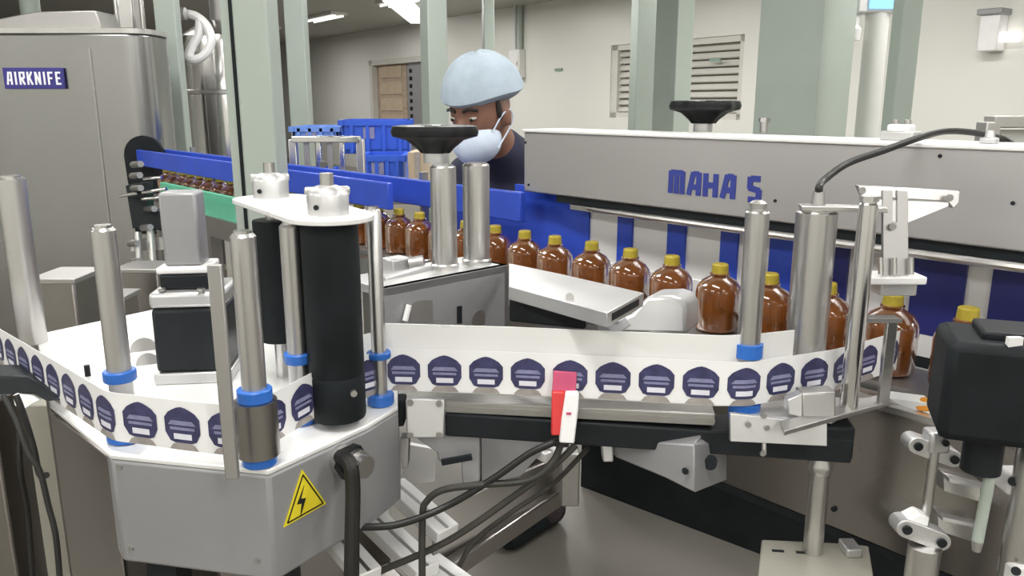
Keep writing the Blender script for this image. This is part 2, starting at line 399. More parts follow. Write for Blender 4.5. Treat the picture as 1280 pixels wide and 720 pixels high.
def letters(parent, text, org, ex, ez, nrm, h, wd, th, gap, mt, depth=.0015):
    ls, tot = stroke_letters(text, h, wd, th, gap)
    ex = Vector(ex).normalized(); ez = Vector(ez).normalized(); nrm = Vector(nrm).normalized()
    for ch in ls:
        if not ch: continue
        b = B()
        for k, (a, c) in enumerate(ch):
            p = org+ex*a[0]+ez*a[1]; q = org+ex*c[0]+ez*c[1]; d = (q-p).normalized()
            b.bar(p-d*th*.0, q+d*th*.0, th, depth+.0002*k, nrm)
        obj('letter', b, mt, parent)
    return tot
sg = YP(45, 98, TY); sgw = .25; sgh = .085
sign = obj('sign', B().box((sg.x, TY-.012, sg.z), (sgw, .012, sgh)), 'navy_sign', ak, .002, 'dark blue sign reading AIRKNIFE in white capitals')
letters(sign, 'AIRKNIFE', Vector((sg.x-.108, TY-.020, sg.z-.026)), (1, 0, 0), (0, 0, 1), (0, -1, 0), .052, .0175, .0078, .0072, 'sign_text')
# dark lid on the cabinet roof
ld_ = B(); a = YP(0, 45, TY+.1); b_ = YP(128, 40, TY+.1)
ld_.prism([Vector((a.x-.2, TY+.1, 1.655)), Vector((b_.x, TY+.1, 1.655)), Vector((b_.x-.02, TY+.1, 1.735)), Vector((YP(45, 20, TY+.1).x, TY+.1, 1.73)), Vector((a.x-.2, TY+.1, 1.665))], (0, .18, 0))
tag(obj('blower_cover', ld_, 'steel_dull', bevel=.006), 'dark slanted metal blower cover on top of the steel cabinet', 'cover')
pu = thing('duct_pipe', 'white ducting behind the cabinet lid at top left', 'pipe', (P(25, 10, 4.2).x, 4.3, 1.6))
obj('pipe', B().cyl((P(28, 10, 4.3).x, 4.6, 1.0), (P(28, 10, 4.3).x, 4.6, CEIL), .05), 'green_paint', pu)
obj('flange', B().cyl((P(28, 10, 4.3).x, 4.6, 1.72), (P(28, 10, 4.3).x, 4.6, 1.76), .085), 'white_enamel', pu)
for k, px in enumerate((146, 178)):
    pt = thing('steel_pipe', ('thin upright steel pipe left of', 'thin upright steel pipe right of')[k]+' the grey box above the steel cabinet', 'pipe', at_z(P(px, 20, 4.1), 1.65))
    q = at_z(P(px, 20, 4.1), 0)
    obj('pipe', B().cyl(q+Z*1.0, q+Z*CEIL, .012), 'steel_polished', pt)
    obj('collar', B().cyl(q+Z*1.64, q+Z*1.67, .025), 'steel', pt)
gb = thing('junction_box', 'small brown grey box between pipes above the steel cabinet', 'box', at_z(P(162, 20, 4.3), 1.65))
q = P(162, 18, 4.3); obj('body', B().box((q.x, q.y, q.z), (.09, .08, .17)), 'steel_dull', gb, .006)
obj('cover', B().box((q.x, q.y-.045, q.z), (.075, .01, .15)), 'steel', gb, .003)
obj('stem', B().cyl((q.x, q.y, .9), (q.x, q.y, q.z-.08), .015), 'steel', gb)
# tall steel vessel behind with ring handle
vs = P(282, 90, 4.6)
ve = thing('steel_vessel', 'tall shiny steel vessel between the green posts', 'vessel', at_z(vs, 0))
obj('shell', B().lathe([(0, .35), (.16, .37), (.23, .45), (.235, 1.66), (.225, 1.72), (.12, 1.80), (0, 1.82)], at_z(vs, 0), n=48), 'steel_polished', ve)
obj('seam_ring', B().lathe([(.232, 1.40), (.240, 1.405), (.240, 1.425), (.232, 1.43)], at_z(vs, 0), n=48), 'steel', ve)
obj('outlet', B().cyl(at_z(vs, 1.8), at_z(vs, CEIL), .06), 'steel_dull', ve)
for k in range(3):
    a = 2*math.pi*k/3+.4; q = at_z(vs, 0)+Vector((.17*math.cos(a), .17*math.sin(a), 0)); obj('leg', B().cyl(q, q+Z*.5, .025), 'steel', ve)
rg = P(252, 50, 3.9); rh = thing('hose_ring', 'pale grey hose bent into a loop beside the slim green post', 'hose', rg)
pts = [P(px, py, 3.95) for px, py in ((228, 17), (244, 20), (258, 32), (264, 50), (258, 66), (246, 74), (236, 72), (240, 58), (248, 44), (250, 26))]
obj('hose', B().tube(pts, .022), 'white_plastic', rh)
obj('coupling', B().tube([P(222, 17, 3.9), P(232, 17, 3.9)], .03, sub=1), 'steel', rh)

# ------------------------------------------------------------------ conveyor
R0 = P(895, 412, 1.36); ZC = R0.z                       # foot of one bottle on the belt
def row(s, off=0.0, z=0.0): q = R0+u*s+v*off; return Vector((q.x, q.y, ZC+z))
cv = thing('conveyor', 'long bottle conveyor running from the steel cabinet to the right', 'conveyor', at_z(row(-1.0), 0))
SA, SB = -2.88, .75
obj('belt', B().bar(row(SA, 0, -.008), row(SB, 0, -.008), .10, .014), 'steel_dull', cv)
obj('side_frame', B().bar(row(SA, -.075, -.045), row(SB, -.075, -.045), .02, .07), 'steel', cv)
obj('side_frame', B().bar(row(SA, .075, -.045), row(SB, .075, -.045), .02, .07), 'steel', cv)
obj('front_guide', B().bar(row(SA+.3, -.062, .060), row(-1.26, -.062, .060), .016, .020), 'green_plastic', cv, .002, 'bright green plastic guide strip')
obj('guard_plate', B().bar(row(SA+.3, -.070, .02), row(-1.26, -.070, .02), .006, .06), 'green_plastic', cv)
obj('top_guide', B().bar(row(SA, -.052, .152), row(-.92, -.052, .152), .016, .066), 'blue_plastic', cv, .003, 'bright blue plastic upper guide rail')
obj('top_guide', B().bar(row(SA, .052, .152), row(-.55, .052, .152), .016, .066), 'blue_plastic', cv, .003, 'bright blue plastic rear guide rail')
for k in range(6):
    s = SA+.25+k*.55
    if s < -.5:
        obj('guide_bracket', B().bar(row(s, .09, -.03), row(s, .09, .2), .012, .02, v).bar(row(s, .05, .165), row(s, .095, .165), .012, .012), 'steel', cv)
    for off in ((-.06, .06) if k < 3 else ()):
        q = row(s, off); obj('leg', B().box((q.x, q.y, (ZC-.08)/2), (.04, .04, ZC-.08), u), 'steel', cv)
# blue rear guard with windows under the hood
bgd = thing('window_guard', 'blue rear guard plate with white windows under the steel hood', 'guard', row(-.2, .13, 0))
GS0, GS1 = -.66, .80
obj('top_strip', B().bar(row(GS0, .13, .175), row(GS1, .13, .175), .008, .03), 'blue_plastic', bgd)
obj('bottom_strip', B().bar(row(GS0, .13, .02), row(GS1, .13, .02), .008, .05), 'white_plastic', bgd)
k = 0; s = GS0
def s_at(px, off):
    lo, hi = -2.5, .9
    for _ in range(40):
        m_ = (lo+hi)/2; d = row(m_, off, .1)-CO
        if 640+1000*d.x/d.dot(CF) < px: lo = m_
        else: hi = m_
    return lo
edges = [s_at(px, .13) for px in (560, 737, 773, 791, 835, 857, 901, 922, 962, 992, 1040, 1060, 1140, 1206, 1238, 1300)]
for k in range(0, len(edges), 2):
    a, c = edges[k], edges[k+1]
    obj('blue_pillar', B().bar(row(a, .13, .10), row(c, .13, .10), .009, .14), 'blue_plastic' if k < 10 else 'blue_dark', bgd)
    if k+2 < len(edges):
        e = edges[k+2]
        obj('window_pane', B().bar(row(c, .134, .105), row(e, .134, .105), .005, .12), 'white_plastic' if k % 4 else 'plate_white', bgd)
# black slot bracket with knobs
kb = thing('rod_bracket', 'black bracket with steel cross rods at the cabinet slot', 'bracket', P(185, 300, 2.6))
def pix(pts, D): return [P(a, b, D) for a, b in pts]
back = Vector((0, 1, 0))
obj('arm', B().prism(pix([(157, 232), (183, 228), (184, 262), (206, 266), (206, 290), (192, 286), (183, 282), (166, 286)], 2.6), back*.05), 'black_paint', kb)
for (x0, y0, x1, y1) in ((150, 245, 170, 242), (180, 224, 202, 222), (178, 241, 208, 236), (178, 249, 210, 246)):
    obj('rod', B().cyl(P(x0, y0, 2.58), P(x1, y1, 2.56), .0055, n=12), 'steel_polished', kb)
for x0, y0 in ((171, 206), (170, 220), (171, 236), (183, 285), (167, 305), (183, 335), (188, 262), (170, 327)):
    obj('knob', B().cyl(P(x0-5, y0, 2.6), P(x0+5, y0-1, 2.54), .010, n=14), 'steel', kb)
for (x0, y0, x1, y1) in ((172, 290, 178, 400), (188, 288, 196, 400)):
    obj('upright', B().cyl(P(x0, y0, 2.6), P(x1, y1, 2.6), .012, n=14), 'steel', kb)
obj('cross_plate', B().prism(pix([(163, 300), (206, 296), (206, 312), (164, 314)], 2.62), back*.012), 'steel_dull', kb)
obj('upright', B().cyl(at_z(P(190, 400, 2.6), 0), P(190, 400, 2.6), .014, n=14), 'steel', kb)
# steel boxes low behind the white deck
for (x0, y0, x1, y1, D, nm, lb) in ((48, 348, 100, 415, 1.75, 'steel_bin', 'brown grey steel bin behind the white deck at left'), (98, 375, 150, 415, 2.05, 'steel_tray', 'low steel tray right of the steel bin'), (152, 335, 205, 415, 2.32, 'steel_stand', 'steel stand below the black rod bracket')):
    a, c = P(x0, y1, D), P(x1, y0, D)
    t = thing(nm, lb, 'stand' if 'stand' in nm else 'bin', ((a.x+c.x)/2, a.y, 0))
    obj('body', B().box(((a.x+c.x)/2, a.y+.06, c.z/2+.05), (c.x-a.x, .12, c.z-.1)), 'steel_cabinet', t, .006)
    obj('rim', B().box(((a.x+c.x)/2, a.y+.06, c.z), (c.x-a.x+.012, .132, .012)), 'steel_dull', t, .002)
    for i in (-1, 1):
        for j in (0, 1): obj('foot', B().cyl(((a.x+c.x)/2+i*(c.x-a.x)*.4, a.y+.03+j*.06, 0), ((a.x+c.x)/2+i*(c.x-a.x)*.4, a.y+.03+j*.06, .11), .015, n=12), 'steel', t)

# ------------------------------------------------------------------ bottles
def make_bottle():
    t = thing('syrup_bottle', '', 'bottle'); WM[t] = Matrix.Identity(4)
    g = obj('glass_body', B().lathe([(0, .002), (.030, .0), (.0365, .004), (.038, .010), (.038, .066), (.036, .075), (.029, .085), (.019, .091), (.0145, .094), (.0135, .100), (0, .100)], (0, 0, 0), n=20), 'amber', t)
    obj('neck_ring', B().lathe([(.0135, .0945), (.0165, .0955), (.0165, .098), (.0135, .099)], (0, 0, 0), n=20), 'amber', g)
    obj('cap', B().lathe([(0, .114), (.0115, .114), (.0132, .112), (.0140, .099), (.0135, .0985), (0, .0985)][::-1], (0, 0, 0), n=20, lob=lambda th: 1+.02*math.cos(10*th)), 'yellow_cap', t)
    return t
bot = make_bottle()
near = {2: 'amber bottle with yellow cap beside the tall grey roller, partly behind a steel rod', 1: 'amber bottle between the tall steel rod and the thick steel roller',
        0: 'bright orange amber bottle directly left of the tall steel rod', -1: 'amber bottle second to the left of the tall steel rod', -2: 'amber bottle third to the left of the tall steel rod',
        -3: 'amber bottle fourth to the left of the tall steel rod', -4: 'amber bottle fifth to the left of the tall steel rod', -5: 'amber bottle nearest to the right of the twin steel pillars'}
SP = .097
for i in range(4, -29, -1):
    o = bot if i == 4 else copy_tree(bot)
    q = row(i*SP+random.uniform(-.004, .004), random.uniform(-.004, .004)); o.matrix_world = Matrix.Translation(q) @ Matrix.Rotation(random.uniform(0, 6), 4, 'Z')
    gp = 'amber bottles on the conveyor'; k_ = 1-i
    nth = ['first', 'second', 'third', 'fourth', 'fifth', 'sixth', 'seventh', 'eighth', 'ninth', 'tenth', 'eleventh', 'twelfth', 'thirteenth', 'fourteenth', 'fifteenth']
    if i in near: lb = near[i]
    elif i == 3: lb = 'amber bottle with yellow cap below the foot of the triangular steel bracket'
    elif i == 4: lb = 'amber bottle half hidden behind the large black motor'
    elif i > -10: lb = 'amber bottle at the twin steel pillars, %s counting leftwards' % nth[-6-i]
    elif i > -15: lb = 'amber bottle between black roller and green post, %s from the right' % nth[-10-i]
    else: lb = 'tiny far amber bottle above green strip, %s counted from the steel cabinet' % nth[i+28]
    tag(o, lb, 'bottle', gp)

# ------------------------------------------------------------------ long steel hood with lettering
HL = P(655, 165, 1.76); HLb = P(655, 241, 1.76); HR = P(1280, 187, 1.037); hz1, hz0 = HL.z, HLb.z
h0 = at_z(HL, 0); hd = (at_z(HR, 0)-h0).normalized(); hn = Vector((-hd.y, hd.x, 0))
if hn.y < 0: hn = -hn
hlen = (at_z(HR, 0)-h0).length+.28; hth = .13
def hood_pt(px, py):                 # point on the hood's front plane
    d = ray(px, py); k = (h0-at_z(CO, 0)).dot(hn)/d.dot(hn); return CO+d*k
hd_t = thing('conveyor_hood', 'long grey steel hood over the bottles with blue capitals', 'machine hood', at_z(h0+hd*hlen/2, hz0))
obj('hood_body', B().prism([at_z(h0, hz0), at_z(h0+hd*hlen, hz0), at_z(h0+hd*hlen+hn*hth, hz0), at_z(h0+hn*hth, hz0)], (0, 0, hz1-hz0)), 'hood_steel', hd_t, .003)
obj('hood_lid_lit', B().prism([at_z(h0-hn*.004-hd*.003, hz1), at_z(h0+hd*hlen-hn*.004, hz1), at_z(h0+hd*hlen+hn*hth, hz1), at_z(h0+hn*hth-hd*.003, hz1)], (0, 0, .006)), 'plate_white', hd_t, .0015)  # white colour stands in for the highlight along the lit top edge
ob = hood_pt(837, 241); ez = Z
letters(hd_t, 'MAHA S', ob-hn*.0008+hd*.002, hd, Z, -hn, hood_pt(837, 213).z-ob.z, .0212, .0102, .0045, 'logo_blue')
for px, py in ((657, 178), (661, 231), (1266, 254), (969, 251), (1175, 195)):
    q = hood_pt(px, py); obj('screw', B().lathe([(0, 0), (.003, 0), (.0025, .002), (0, .0022)], q, -hn, 12), 'black_paint', hd_t)
for s in (.03, hlen-.04):
    q = at_z(h0+hd*s+hn*(hth+.03), 0); obj('support_post', B().box(at_z(q, (hz1-.03+.75)/2), (.04, .04, hz1-.78), hd).box(at_z(h0+hd*s+hn*(hth+.005), hz1-.06), (.04, .03, .06), hd), 'steel', hd_t)
# belt below the hood
pb = [hood_pt(700, 248), hood_pt(740, 256), hood_pt(920, 283), hood_pt(1100, 306), hood_pt(1285, 331)]
zb = hz0-.012
obj('belt_channel', B().bar(at_z(h0+hd*.1+hn*.03, hz0-.007), at_z(h0+hd*hlen+hn*.03, hz0-.007), .05, .016), 'black_rubber', hd_t)
ss = [.12, .2, .5, .8, hlen]
obj('belt_rim', B().tube([at_z(h0+hd*s+hn*(.03 if i == 0 else .012 if i == 1 else .0), hz0-.021-(0 if i else -.006)) for i, s in enumerate(ss)], .0065, 10), 'steel', hd_t)
obj('belt', B().bar(at_z(h0+hd*.14+hn*.03, hz0-.022), at_z(h0+hd*hlen+hn*.03, hz0-.022), .045, .010), 'steel_dull', hd_t)
# hand wheels
def handwheel(name, label, c, r, shaft_to, shaft_r):
    t = thing(name, label, 'handwheel', at_z(c, shaft_to.z))
    lob = lambda th: 1+.045*math.cos(7*th)
    obj('wheel', B().lathe([(0, -r*.52), (r*.34, -r*.52), (r*.42, -r*.42), (r*.66, -r*.22), (r*.97, -r*.13), (r, -r*.03), (r*.96, r*.10), (r*.80, r*.12), (r*.62, r*.04), (r*.35, r*.04), (0, r*.05)], c, n=70, lob=lob), 'black_plastic', t)
    obj('top_insert', B().lathe([(r*.64, r*.045), (r*.70, r*.11), (r*.34, r*.11), (r*.30, r*.05)][::-1], c, n=48), 'plate_white', t)
    for k in range(3):
        a = 2*math.pi*k/3+.5; obj('spoke', B().bar(c+Vector((math.cos(a), math.sin(a), 0))*r*.2+Z*r*.09, c+Vector((math.cos(a), math.sin(a), 0))*r*.85+Z*r*.09, r*.28, r*.06), 'black_plastic', t)
    obj('collar', B().cyl(c-Z*r*.75, c-Z*r*.5, shaft_r*1.35, n=24), 'alu', t)
    obj('shaft', B().cyl(Vector((c.x, c.y, shaft_to.z)), c-Z*r*.5, shaft_r), 'steel', t)
    return t
c2 = P(880, 131, 1.60); handwheel('handwheel', 'black lobed handwheel standing on the long steel hood', c2, .070, Vector((c2.x, c2.y, hz1+.006)), .014)
# small fittings behind hood
for px, py, D, lb in ((955, 158, 1.56, 'short steel stub on the hood before the widest green column'),):
    q = P(px, py, D); q = at_z(q, hz1+.006); t = thing('steel_stub', lb, 'fitting', q)
    obj('stem', B().cyl(q, q+Z*.02, .008), 'steel', t); obj('head', B().cyl(q+Z*.02, q+Z*.028, .011, n=6), 'steel', t)
q = hood_pt(1098, 178)+hn*.07; q = at_z(q, hz1+.006); t = thing('clamp_block', 'small light clamp with two screws on the hood', 'clamp', q)
obj('base', B().box(q+Z*.007, (.05, .03, .014), hd), 'alu', t, .002); obj('jaw', B().box(q+Z*.018, (.034, .024, .012), hd), 'white_plastic', t, .003)
for i in (-1, 1): obj('screw', B().cyl(q+hd*i*.009+Z*.022, q+hd*i*.009+Z*.031, .005, n=10), 'steel', t)
q = hood_pt(1215, 182)+hn*.06; q = at_z(q, hz1+.006); t = thing('cable_clip', 'small grey clip on hood under the black cable', 'clip', q)
obj('base', B().box(q+Z*.004, (.02, .02, .008), hd), 'alu', t, .002); obj('loop', B().cyl(q+Z*.008, q+Z*.018, .007, .005), 'alu', t)
# things behind, upper right
fr = thing('steel_rack', 'grey steel rack corner behind the hood at far right', 'rack', at_z(P(1258, 170, 2.0), 0))
q0, q1 = P(1236, 152, 2.0), P(1330, 150, 2.0)
obj('top_rail', B().bar(q0, at_z(q1, q0.z), .05, .03), 'alu_profile', fr, .003)
for a in (q0, q1): obj('upright', B().box((a.x, a.y, a.z/2), (.035, .05, a.z)), 'alu_profile', fr, .003)
obj('panel', B().box(((q0.x+q1.x)/2+.02, q0.y+.02, q0.z-.25), (q1.x-q0.x-.05, .01, .46)), 'white_enamel', fr)
pu = thing('pipe_unit', 'white wall pipe with blue-lit display at the upper right', 'pipe', at_z(P(1093, 60, 4.6), 0))
q = at_z(P(1093, 60, 4.6), 0)
obj('pipe', B().cyl(q, q+Z*1.86, .065), 'white_enamel', pu)
q3 = P(1093, 6, 4.55); obj('display_box', B().box(q3, (.24, .14, .10)), 'white_plastic', pu, .01); obj('display', B().box(q3+Vector((.02, -.075, 0)), (.16, .01, .06)), 'screen_blue', pu)
q4 = P(1068, 32, 4.55); obj('valve', B().lathe([(0, -.08), (.035, -.08), (.04, -.02), (.025, .0), (.025, .05), (.04, .06), (0, .07)], q4, n=16), 'white_plastic', pu); obj('hook', B().tube([q4+Z*.07, q4+Z*.13+Vector((-.01, 0, 0)), q4+Z*.22], .008), 'black_paint', pu)
wb_ = wall_xy(1246, 42); wb = thing('wall_unit', 'pale boxed wall unit with white lamp at the upper right', 'wall unit', room(wb_[0], .08, wb_[1]-.2))
obj('body', B().box(room(wb_[0], .08, wb_[1]), (.16, .16, .30), w2), 'white_plastic', wb, .01)
obj('cover', B().box(room(wb_[0], .09, wb_[1]+.17), (.20, .2, .05), w2), 'alu_paint', wb, .008)
obj('lamp', B().box(room(wb_[0]+.15, .08, wb_[1]-.04), (.14, .08, .08), w2), 'lamp_glow', wb, .008)

# ------------------------------------------------------------------ blue crates, table behind the conveyor
def crate(label, px0, py0, px1, py1, D, dep, mt, rz=0.0):
    a, c = P(px0, py1, D), P(px1, py0, D); w_, h_ = c.x-a.x, c.z-a.z; o = Vector(((a.x+c.x)/2, a.y, a.z)); y = Vector((-math.sin(rz), math.cos(rz), 0)); x = Vector((math.cos(rz), math.sin(rz), 0))
    t = thing('blue_crate', label, 'crate', o, rz); th = .012; o = o+y*dep/2
    obj('floor_panel', B().box(o+Z*.01, (w_, dep, .02), x), mt, t)
    for sx in (-1, 1):
        obj('side_panel', B().box(o+x*sx*(w_/2-th/2)+Z*h_/2, (th, dep, h_), x), mt, t)
        obj('end_panel', B().box(o+y*sx*(dep/2-th/2)+Z*h_/2, (w_-.004, th, h_), x), mt, t)
    rim = B()
    for sx in (-1, 1):
        rim.box(o+y*sx*dep/2+Z*(h_-.012), (w_+.03, .018, .024), x); rim.box(o+x*sx*w_/2+Z*(h_-.012), (.018, dep+.03, .024), x)
    obj('rim', rim, mt, t)
    for k in range(4): obj('rib', B().box(o-y*(dep/2+.004)+x*(k-1.5)*w_/4.2+Z*h_*.45, (.014, .010, h_*.85), x), mt, t)
    obj('print', B().box(o-y*(dep/2+.003)-x*w_*.1+Z*h_*.62, (.05, .004, .05), x), 'label_pale', t)
    return t
tb = thing('packing_table', 'steel packing table carrying the blue crates', 'table', at_z(P(450, 240, 3.3), 0))
tt = P(450, 243, 3.25).z
c0 = at_z(P(455, 230, 3.45), 0)
obj('table_top', B().box(c0+Z*(tt-.015), (1.1, .6, .03)), 'steel', tb, .004)
for i in (-1, 1):
    for j in (-1, 1): obj('leg', B().box(c0+Vector((i*.5, j*.26, (tt-.03)/2)), (.04, .04, tt-.03)), 'steel', tb)
crate('pale blue crate lying low at the left of the crates', 366, 158, 424, 176, 3.75, .3, 'blue_crate_light')
crate('deep blue crate behind the black handwheel', 429, 150, 512, 192, 3.6, .35, 'blue_crate', .1)
crate('blue crate with white print below the handwheel', 452, 194, 505, 236, 3.3, .3, 'blue_crate', .05)
crate('blue crate peeping over at the left of the steel frame', 372, 214, 402, 236, 3.0, .25, 'blue_crate')
q = P(522, 214, 3.2); ct = thing('carton', 'beige carton beside the blue crate behind the twin pillars', 'carton', P(522, 236, 3.2))
obj('body', B().box(q+Vector((0, .1, 0)), (.075, .2, .15)), 'carton', ct, .003); obj('tape', B().box(q+Vector((0, -.001, 0)), (.02, .004, .15)), 'label_tab', ct)
# open steel frame in front of crates
sf = thing('steel_rack', 'open stainless steel frame in front of the blue crates', 'frame', at_z(P(410, 230, 2.85), 0))
D_ = 2.85; fz = P(410, 174, D_).z; fa, fb = P(366, 174, D_), P(450, 170, D_)
obj('top_rail', B().bar(at_z(fa, fz), at_z(fb, fz), .05, .022), 'steel_polished', sf, .003)
for a in (fa, fb): obj('upright', B().box((a.x, a.y, fz/2), (.028, .03, fz)), 'steel', sf, .003)
for k, px in enumerate((384, 399, 413, 428)):
    a = P(px, 200, D_+.02); obj('bar', B().box((a.x, a.y, fz-.13), (.018, .012, .25)), 'steel_polished' if k % 2 else 'steel_dull', sf, .002)

# ------------------------------------------------------------------ worker behind the conveyor
WX = P(612, 150, 2.12)
wk = thing('person', 'worker in pale blue hair cap, face mask and dark navy coat bending over the bottles', 'person', (WX.x+.05, WX.y+.12, 0))
hc = P(601, 137, 2.10)                                   # middle of the head
fwd = Vector((-.52, -.80, -.26)).normalized(); rgt = fwd.cross(Z).normalized(); upv = rgt.cross(fwd)
def hp(a, b, c): return hc+rgt*a+fwd*b+upv*c             # head frame: right (worker's), forward, up
neck = hp(0, -.06, -.12); base = Vector((WX.x+.07, WX.y+.16, 1.17))
def caps(b, pts, rs, n=14):
    for (p, q), (r, s_) in zip(zip(pts, pts[1:]), zip(rs, rs[1:])):
        b.cyl(p, q, r, s_, n); b.ball(q, s_, n=n, m=8)
    b.ball(pts[0], rs[0], n=n, m=8)
side = Vector((.80, -.48, 0)).normalized()               # across the shoulders, to the worker's left
body = B()
def head_fn(q):
    q = q.copy()
    if q.z < 0: q.x *= 1-.28*min(1, -q.z/.12); q.y += .012*(-q.z/.12)
    return q
body.ball(hc, (.073, .092, .115), rgt, upv, 28, 20, fn=lambda q: head_fn(q))
body.ball(hp(0, .092, -.028), (.013, .018, .024), rgt, upv, 12, 8)     # nose
body.ball(hp(0, .080, .022), (.045, .014, .010), rgt, upv, 12, 8)      # brow
for s_ in (-1, 1): body.ball(hp(s_*.076, -.008, -.02), (.008, .018, .03), rgt, upv, 12, 8)   # ears
body.ball(hp(0, .08, -.065), (.026, .012, .010), rgt, upv, 12, 8)      # mouth
caps(body, [hp(0, -.02, -.06), neck, base], [.052, .052, .06])
hip = Vector((base.x+.03, base.y+.10, .80)); chest = base+Vector((.0, .02, -.16))
caps(body, [base, chest, Vector((base.x+.02, base.y+.07, .98)), hip], [.07, .115, .105, .125])
arms = []
for s_ in (-1, 1):
    sh = base+side*s_*.165-Z*.03; el = sh+side*s_*.03+Vector((.01, .03, -.25)); wr = el+Vector((-.02, .0, -.21))
    arms.append((sh, el, wr)); caps(body, [chest+side*s_*.06+Z*.08, sh, el, wr], [.06, .05, .04, .026])
    hdv = Vector((-.12, -.08, -1)).normalized(); pr = hdv.cross(Z).normalized()
    palm = wr+hdv*.05; body.ball(palm, (.018, .036, .05), hdv.cross(pr), hdv, 14, 10); caps(body, [wr, palm], [.024, .026])
    for k in range(4):
        k0 = palm+hdv*.035+pr*(k-1.5)*.019; L_ = (.062, .072, .067, .052)[k]
        caps(body, [k0, k0+hdv*L_*.5, k0+hdv*L_*.85-Z*L_*.35], [.0095, .0088, .0075], 8)
    k0 = palm-hdv*.02-pr*s_*.03; caps(body, [k0, k0-pr*s_*.025+hdv*.025, k0-pr*s_*.028+hdv*.055], [.012, .010, .008], 8)
    kn = hip+side*s_*.09+Vector((-.01, -.03, -.36)); an = kn+Vector((.0, .03, -.37)); caps(body, [hip+side*s_*.08, kn, an], [.085, .058, .042])
    caps(body, [at_z(an, .035), at_z(an, .03)+Vector((-.10, -.12, 0))], [.038, .03])
    caps(body, [an, at_z(an, .04)], [.042, .038])
bo = obj('body', body, 'skin', wk)
def fuse(o, vox, it=3):
    r_ = o.modifiers.new('fuse', 'REMESH'); r_.mode = 'VOXEL'; r_.voxel_size = vox; r_.use_smooth_shade = True
    s_ = o.modifiers.new('soft', 'SMOOTH'); s_.iterations = it; s_.factor = .5
fuse(bo, .0075)
coat = B()
caps(coat, [neck*.85+base*.15, base-Z*.01, chest, Vector((base.x+.02, base.y+.07, .98)), hip, hip-Z*.16], [.064, .098, .138, .130, .145, .155], 20)
for s_, (sh, el, wr) in zip((-1, 1), arms):
    caps(coat, [base+side*s_*.06-Z*.0, sh, el, wr], [.072, .066, .054, .042], 16)
    caps(coat, [chest+side*s_*.05, sh], [.11, .066], 16)
fuse(obj('coat', coat, 'cloth_navy', wk), .009, 5)
trous = B()
for s_ in (-1, 1):
    kn = hip+side*s_*.09+Vector((-.01, -.03, -.36)); an = kn+Vector((.0, .03, -.36)); caps(trous, [hip+side*s_*.08, kn, an], [.105, .078, .068], 14)
for s_ in (-1, 1):
    an = hip+side*s_*.09+Vector((-.01, .0, 0)); sh_ = B(); caps(sh_, [at_z(an, .050)+Vector((.02, .03, 0)), at_z(an, .045)+Vector((-.11, -.13, 0))], [.052, .045], 16)
    fuse(obj('shoe', sh_, 'black_rubber', wk), .008, 3)
fuse(obj('trousers', trous, 'cloth_dark', wk), .010, 4)
def cap_fn(q):
    q = q.copy(); a = math.atan2(q.y, q.x); t = max(0.0, min(1.0, (.02-q.z)/.118))
    if q.z < .02: q.z = .02-(.02-q.z)*.50; kk = 1/max(.45, math.sqrt(max(0, 1-((.02-q.z)/.5/.118)**2))) if t < .9 else 1; q.x *= min(kk, 1.12)*.99; q.y *= min(kk, 1.12)*.99
    k = 1+.010*math.sin(19*a+3*q.z/.05)*(.4+t)+.008*math.sin(5*a+30*q.z)
    q.x *= k; q.y *= k; q.z += .004*math.sin(3*a); return q
cp = obj('hair_cap', B().ball(hp(0, -.020, .048), (.100, .118, .096), rgt, upv, 64, 28, fn=cap_fn), 'cap_cloth', wk)
def mask_fn(q):
    q = q.copy(); q.y += .012*math.exp(-(q.x/.025)**2); return q
mk = B().ball(hp(0, .040, -.072), (.066, .068, .060), rgt, upv, 28, 18, fn=mask_fn)
mo = obj('face_mask', mk, 'mask_cloth', wk)
for s_ in (-1, 1): obj('ear_loop', B().tube([hp(s_*.062, .05, -.045), hp(s_*.075, .015, -.01), hp(s_*.08, -.018, -.005), hp(s_*.078, -.02, -.04), hp(s_*.064, .04, -.09)], .0022, 6), 'mask_cloth', mo)
for s_ in (-1, 1):
    obj('eye', B().ball(hp(s_*.030, .080, .0), (.011, .010, .0042), rgt, upv, 14, 10), 'eye_white', wk)
    obj('pupil', B().ball(hp(s_*.030, .089, -.002), (.005, .003, .0042), rgt, upv, 10, 8), 'hair', wk)
    obj('eyebrow', B().tube([hp(s_*.012, .094, .020), hp(s_*.030, .090, .025), hp(s_*.048, .077, .019)], .004, 8), 'hair', wk)
    obj('sideburn', B().ball(hp(s_*.071, .018, .005), (.006, .012, .028), rgt, upv, 10, 8), 'hair', wk)

# ------------------------------------------------------------------ labelling unit (front left)
ZT = .978
lu = thing('labelling_unit', 'grey label dispenser housing with warning triangle, rollers and motor', 'label machine', at_z(G(300, 560, ZT), ZT-.12))
FL, FR, R1, R2 = G(138, 568, ZT), G(335, 588, ZT), G(460, 531, ZT), G(497, 508, ZT)
deck = [FL, FR, R1, R2, G(497, 470, ZT), G(480, 440, ZT), G(200, 385, ZT), G(45, 418, ZT), G(62, 505, ZT)]
obj('housing', B().prism([at_z(p, ZT-.130) for p in deck[:6]+[G(250, 450, ZT), G(110, 520, ZT)]], (0, 0, .124)), 'alu_paint', lu, .004)
obj('deck_plate', B().prism([at_z(p, ZT-.006) for p in deck], (0, 0, .006)), 'plate_white', lu, .0015)
obj('rear_body', B().prism([at_z(p, 0.0) for p in (G(480, 440, ZT), G(200, 388, ZT), G(46, 420, ZT), G(63, 507, ZT), G(112, 522, ZT), G(250, 452, ZT))], (0, 0, ZT-.007)), 'steel_cabinet', lu, .004)
